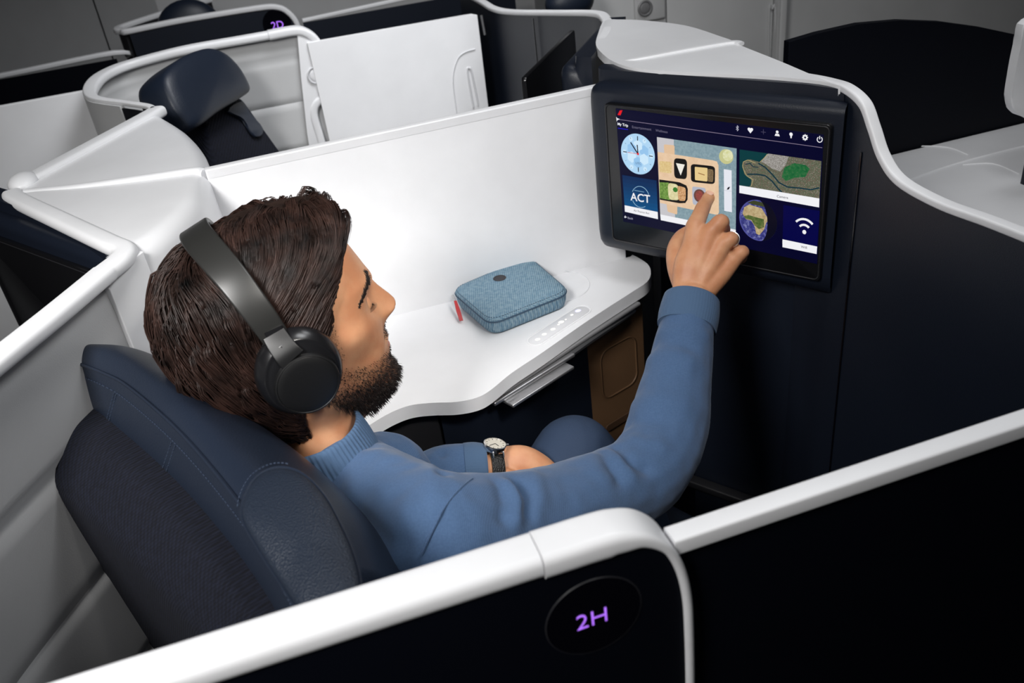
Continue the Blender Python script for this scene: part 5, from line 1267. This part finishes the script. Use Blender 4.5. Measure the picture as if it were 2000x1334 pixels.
p = Pic(); p.line([z2(190, 1160), z2(210, 1164)], 1.2, WHT); p.line([z2(199, 1150), z2(190, 1160), z2(197, 1171)], 1.2, WHT); p.done('back_arrow', disp_)
# clock
p = Pic(); C = (1246, 300.8); EX, EY = (33, 5.5), (-1.0, -39.5)
def cl(u, v): return (C[0] + EX[0] * u + EY[0] * v, C[1] + EX[1] * u + EY[1] * v)
p.disc(C, EX, EY, (176, 214, 243), k=48)
for a in range(6):
    t = a * PI / 3 + .5; p.poly([cl(.42 * math.cos(t) + .18 * math.cos(t + k * PI / 3) * 1.6, .42 * math.sin(t) + .18 * math.sin(t + k * PI / 3) * 1.6) for k in range(6)], (205, 232, 250) if a % 2 else (150, 196, 235))
for a in range(6):
    t = a * PI / 3; p.poly([cl(.8 * math.cos(t) + .12 * math.cos(t + k * PI / 3), .8 * math.sin(t) + .12 * math.sin(t + k * PI / 3)) for k in range(6)], (205, 232, 250))
for a in range(12):
    t = a * PI / 6; big = a % 3 == 0; r0 = .66 if big else .80; p.line([cl(r0 * math.cos(t), r0 * math.sin(t)), cl(.88 * math.cos(t), .88 * math.sin(t))], 1.7 if big else .7, (8, 10, 25) if big else (90, 110, 140))
p.line([C, cl(-.03, .45)], 2.0, (8, 10, 25)); p.line([C, cl(-.42, .52)], 2.0, (8, 10, 25)); p.line([C, cl(-.62, .0)], .8, (220, 40, 40)); p.disc(C, (2.1, .3), (0, -2.4), (225, 30, 30), k=12)
p.done('clock_tile', disp_); txt('UTC', z2(292, 668), z2(342, 676), (60, 80, 110), d=.0036)
# ACT tile
p = Pic(); T4 = [z2(168, 770), z2(487, 822), z2(500, 1118), z2(190, 1055)]
for k in range(8):
    u0, u1 = k / 8, (k + 1) / 8; lp = lambda a, b, t: (a[0] + (b[0] - a[0]) * t, a[1] + (b[1] - a[1]) * t)
    p.d = 0; p.poly([lp(T4[0], T4[3], u0), lp(T4[1], T4[2], u0), lp(T4[1], T4[2], u1), lp(T4[0], T4[3], u1)], (4, 40 + 5 * k, 84 + 6 * k))
p.poly([z2(190, 1052), z2(498, 1115), z2(501, 1182), z2(193, 1112)], WHT)
cA_ = z2(338, 975)
for a0, a1 in ((.35, 2.75), (3.6, 5.3)): p.line([(cA_[0] + 17 * math.cos(t) * 1.0, cA_[1] + 2.6 * math.cos(t) - 20.5 * math.sin(t)) for t in [a0 + (a1 - a0) * k / 16 for k in range(17)]], 1.0, (150, 190, 215))
p.line([z2(280, 913), z2(372, 930)], 1.2, (120, 160, 190)); p.done('action_tile', disp_)
txt('ACT', z2(247, 1005), z2(428, 1032), WHT, bold=.012, d=.0016, hf=1.05); txt('Air France Act', z2(275, 1108), z2(420, 1137), (30, 30, 40), d=.0016)
# meal picture
p = Pic(); p.poly([(1283, 267.6), (1438.7, 290), (1437, 449), (1289.5, 419)], (128, 152, 160), (260., ((112, 138, 148), (132, 156, 165), (150, 172, 178))))
p.poly([(1283, 267.6), (1316, 272.4), (1318.5, 425), (1289.5, 419)], (198, 196, 200)); p.poly([(1289.5, 418.7), (1437, 448.7), (1437, 460), (1290.6, 430)], WHT)
BG = (224, 190, 154); p.rr(z2(555, 485), z2(655, 495), z2(655, 600), z2(560, 590), BG, .15); p.rr(z2(580, 1040), z2(680, 1060), z2(680, 1140), z2(590, 1112), BG, .15)
p.poly([z2(497, 556), z2(1010, 634), z2(1050, 646), z2(1064, 680), z2(1068, 1120), z2(1058, 1138), z2(1040, 1140), z2(518, 1030)], (232, 202, 168), (120., ((222, 188, 152), (236, 206, 174))))
BK = (20, 18, 16)
p.rr(z2(512, 640), z2(628, 650), z2(628, 758), z2(516, 742), (226, 200, 140), .15, (400., ((205, 170, 110), (236, 216, 160)))); p.rr(z2(648, 612), z2(772, 625), z2(770, 812), z2(652, 800), BK, .25); p.poly([z2(668, 660), z2(750, 674), z2(712, 776)], (238, 234, 224))
p.rr(z2(806, 666), z2(1032, 690), z2(1030, 858), z2(808, 835), BK, .18); p.rr(z2(843, 694), z2(962, 706), z2(960, 832), z2(845, 818), (228, 200, 140), .08); p.rr(z2(964, 712), z2(1018, 722), z2(1014, 838), z2(962, 832), (120, 98, 72), .2, (700., ((60, 45, 30), (160, 135, 100))))
p.line([z2(875, 752), z2(935, 772)], 1.6, (150, 105, 60))
p.poly([z2(512, 812), z2(700, 838), z2(765, 868), z2(778, 900), z2(776, 1000), z2(755, 1032), z2(700, 1034), z2(518, 1000)], BK)
p.poly([z2(513, 838), z2(600, 842), z2(612, 1005), z2(517, 985)], (96, 130, 60), (420., ((50, 84, 28), (110, 148, 66), (150, 180, 100)))); p.rr(z2(590, 842), z2(690, 860), z2(700, 1008), z2(600, 1000), (226, 218, 168), .3, (300., ((200, 190, 130), (236, 230, 190))))
p.rr(z2(680, 868), z2(760, 890), z2(758, 1012), z2(690, 1010), (200, 140, 90), .25, (520., ((120, 70, 40), (210, 160, 110), (236, 205, 170)))); p.disc(z2(662, 908), (5, .6), (0, -5), (56, 120, 44), k=8)
p.rr(z2(818, 876), z2(945, 892), z2(945, 1060), z2(824, 1045), (178, 182, 196), .15); p.disc(z2(888, 965), (11.5, 1.5), (0, -13), (104, 68, 60), k=20); p.disc(z2(888, 965), (8, 1.5), (0, -10), (150, 80, 70), (500., ((110, 60, 55), (170, 80, 70))), k=16)
p.disc(z2(1135, 600), (14, 2), (1, -14.5), (196, 196, 140), k=20); p.disc(z2(1150, 588), (10, 1.5), (1, -11), (222, 222, 176), (300., ((200, 200, 130), (236, 236, 205))), k=20)
p.poly([z2(1113, 716), z2(1186, 728), z2(1189, 1118), z2(1117, 1104)], (228, 230, 238)); p.line([z2(1114, 912), z2(1187, 924)], .5, (170, 175, 190)); p.poly([z2(1140, 908), z2(1152, 884), z2(1172, 880), z2(1160, 905)], (20, 20, 30))
p.done('meal_tile', disp_)
# map
MG = (700., ((50, 62, 48), (128, 98, 92), (52, 88, 58), (158, 138, 130), (92, 76, 70)))
p = Pic(); q = [z3(165, 340), z3(757, 425), z3(742, 695), z3(163, 600)]; p.poly(q, (100, 90, 80), MG)
p.poly([z3(165, 340), z3(372, 370), z3(345, 400), z3(312, 432), z3(240, 412), z3(190, 430), z3(185, 470), z3(200, 520), z3(250, 560), z3(245, 600), z3(232, 610), z3(163, 600)], (8, 58, 62))
p.poly([z3(490, 470), z3(560, 440), z3(640, 452), z3(672, 480), z3(640, 540), z3(560, 545), z3(500, 570), z3(470, 540)], (20, 92, 50), (300., ((14, 80, 44), (34, 104, 56), (80, 110, 76))))
p.poly([z3(372, 370), z3(520, 392), z3(500, 450), z3(460, 500), z3(400, 480), z3(345, 440), z3(322, 430)], (150, 146, 142), (900., ((90, 84, 76), (150, 146, 140), (205, 202, 198))))
p.line([z3(312, 432), z3(345, 400), z3(366, 374)], 1.0, (188, 168, 120)); p.line([z3(250, 605), z3(262, 560), z3(215, 530), z3(200, 500), z3(186, 460), z3(192, 430), z3(225, 416), z3(280, 440)], 1.1, (176, 160, 112))
RV = (16, 50, 62)
p.line([z3(300, 440), z3(350, 470), z3(400, 520), z3(450, 580), z3(510, 612), z3(600, 620), z3(680, 632), z3(742, 618)], 2.6, RV); p.line([z3(220, 520), z3(290, 520), z3(350, 530), z3(400, 570), z3(440, 620), z3(470, 650)], 2.6, RV); p.line([z3(205, 450), z3(240, 440), z3(262, 465), z3(300, 470)], 1.8, RV)
p.poly([z3(163, 600), z3(742, 695), z3(740, 760), z3(163, 655)], WHT); p.done('map_tile', disp_); txt('Camera', z3(433, 686), z3(514, 698), (40, 40, 50), d=.0020)
# globe
p = Pic(); C = (1481, 430.5); EX, EY = (37, 5), (-1.5, -40)
def gl(u, v): return (C[0] + EX[0] * u + EY[0] * v, C[1] + EX[1] * u + EY[1] * v)
p.disc(C, EX, EY, (78, 80, 150), k=48); p.disc(gl(.03, .0), (35.5, 4.8), (-1.4, -38.3), (48, 50, 118), (260., ((34, 38, 96), (60, 62, 130), (150, 155, 200))), k=48)
p.poly([gl(*a) for a in ((-.82, .22), (-.72, .55), (-.45, .72), (-.1, .66), (.2, .62), (.42, .30), (.55, .12), (.40, -.1), (.28, -.42), (.02, -.72), (-.14, -.66), (-.2, -.30), (-.38, -.05), (-.66, -.02))], (172, 150, 108), (200., ((150, 124, 84), (186, 166, 124), (206, 190, 150))))
p.poly([gl(*a) for a in ((-.78, .12), (-.5, .20), (-.1, .14), (.3, .10), (.30, -.3), (.02, -.42), (-.2, -.28), (-.36, -.02), (-.66, -.0))], (70, 92, 44), (240., ((44, 66, 28), (84, 104, 52), (130, 126, 80))))
p.poly([gl(*a) for a in ((-.55, .80), (-.2, .95), (.3, .9), (.6, .6), (.4, .70), (.1, .72), (-.2, .74))], (60, 66, 40))
# night side of the pictured earth
for k, x0 in enumerate((.30, .42, .54, .66)):
    pts = [(math.cos(t), math.sin(t)) for t in [-1.45 + 2.9 * q / 20 for q in range(21)]]; inn = [(.06 + .42 * math.cos(t), math.sin(t)) for t in [1.45 - 2.9 * q / 20 for q in range(21)]]
    if k == 1: p.poly([gl(*a) for a in pts + inn], (8, 9, 26))
p.done('globe_tile', disp_)
# wifi tile
p = Pic(); p.poly([z3(482, 742), z3(745, 785), z3(722, 1095), z3(475, 1045)], (3, 3, 66)); p.poly([z3(475, 990), z3(726, 1043), z3(722, 1097), z3(475, 1047)], WHT)
cw = z3(633, 938); p.disc(cw, (3.8, .5), (0, -4.2), WHT, k=16)
for r in (12.5, 22.5): p.line([(cw[0] + r * 1.0 * math.sin(t), cw[1] + .16 * r * math.sin(t) - r * 1.12 * math.cos(t)) for t in [-.80 + 1.6 * k / 12 for k in range(13)]], 4.2, WHT)
p.done('wifi_tile', disp_); txt('Wifi', z3(608, 1052), z3(652, 1060), (40, 40, 50), d=.0014)
# status icons
p = Pic(); c = (1440, 250.5); p.line([(c[0] - 2.5, c[1] - 2.8), (c[0] + 2.5, c[1] + 2.4), (c[0], c[1] + 5.5), (c[0], c[1] - 5.5), (c[0] + 2.5, c[1] - 2), (c[0] - 2.5, c[1] + 2.6)], .9, (190, 190, 205))
c = (1465.5, 254); p.disc((c[0] - 2.5, c[1] - 1.8), (2.9, .3), (0, -2.9), WHT, k=14); p.disc((c[0] + 2.5, c[1] - 1.2), (2.9, .3), (0, -2.9), WHT, k=14); p.poly([(c[0] - 5, c[1] - .2), (c[0] + 5, c[1] + .6), (c[0] + .2, c[1] + 6.5)], WHT)
c = (1491, 257.5); p.line([(c[0] - 5, c[1]), (c[0] + 5, c[1] + 1)], 1.1, (70, 66, 92)); p.line([(c[0], c[1] - 5), (c[0], c[1] + 5)], 1.1, (70, 66, 92))
c = (1518, 261); p.disc((c[0], c[1] - 3.2), (2.7, .3), (0, -2.9), WHT, k=14); p.poly([(c[0] - 5, c[1] + 4.2), (c[0] - 3.4, c[1]), (c[0] + 3.4, c[1] + .8), (c[0] + 5, c[1] + 5.4)], WHT)
c = (1545, 264); p.disc((c[0], c[1] - 1.6), (3.3, .4), (0, -3.6), WHT, k=14); p.poly([(c[0] - 1.6, c[1] + 1.4), (c[0] + 1.6, c[1] + 1.8), (c[0] + 1.2, c[1] + 6), (c[0] - 1.2, c[1] + 5.8)], WHT)
c = (1572.5, 268.5)
for k in range(8): t = k * PI / 4; p.poly([(c[0] + math.cos(t + s_) * r, c[1] + math.sin(t + s_) * r * 1.1) for s_, r in ((-.25, 3.5), (-.2, 5.8), (.2, 5.8), (.25, 3.5))], WHT)
p.disc(c, (4.6, .5), (0, -5), WHT, k=18); p.disc(c, (2.0, .2), (0, -2.2), (3, 3, 38), k=12)
c = (1601, 272.5); p.line([(c[0] + 5 * math.sin(t), c[1] - 5.4 * math.cos(t)) for t in [.6 + 5.1 * k / 16 for k in range(17)]], 1.7, WHT); p.line([(c[0], c[1] - 7), (c[0], c[1] - .5)], 1.7, WHT)
p.done('status_icons', disp_)
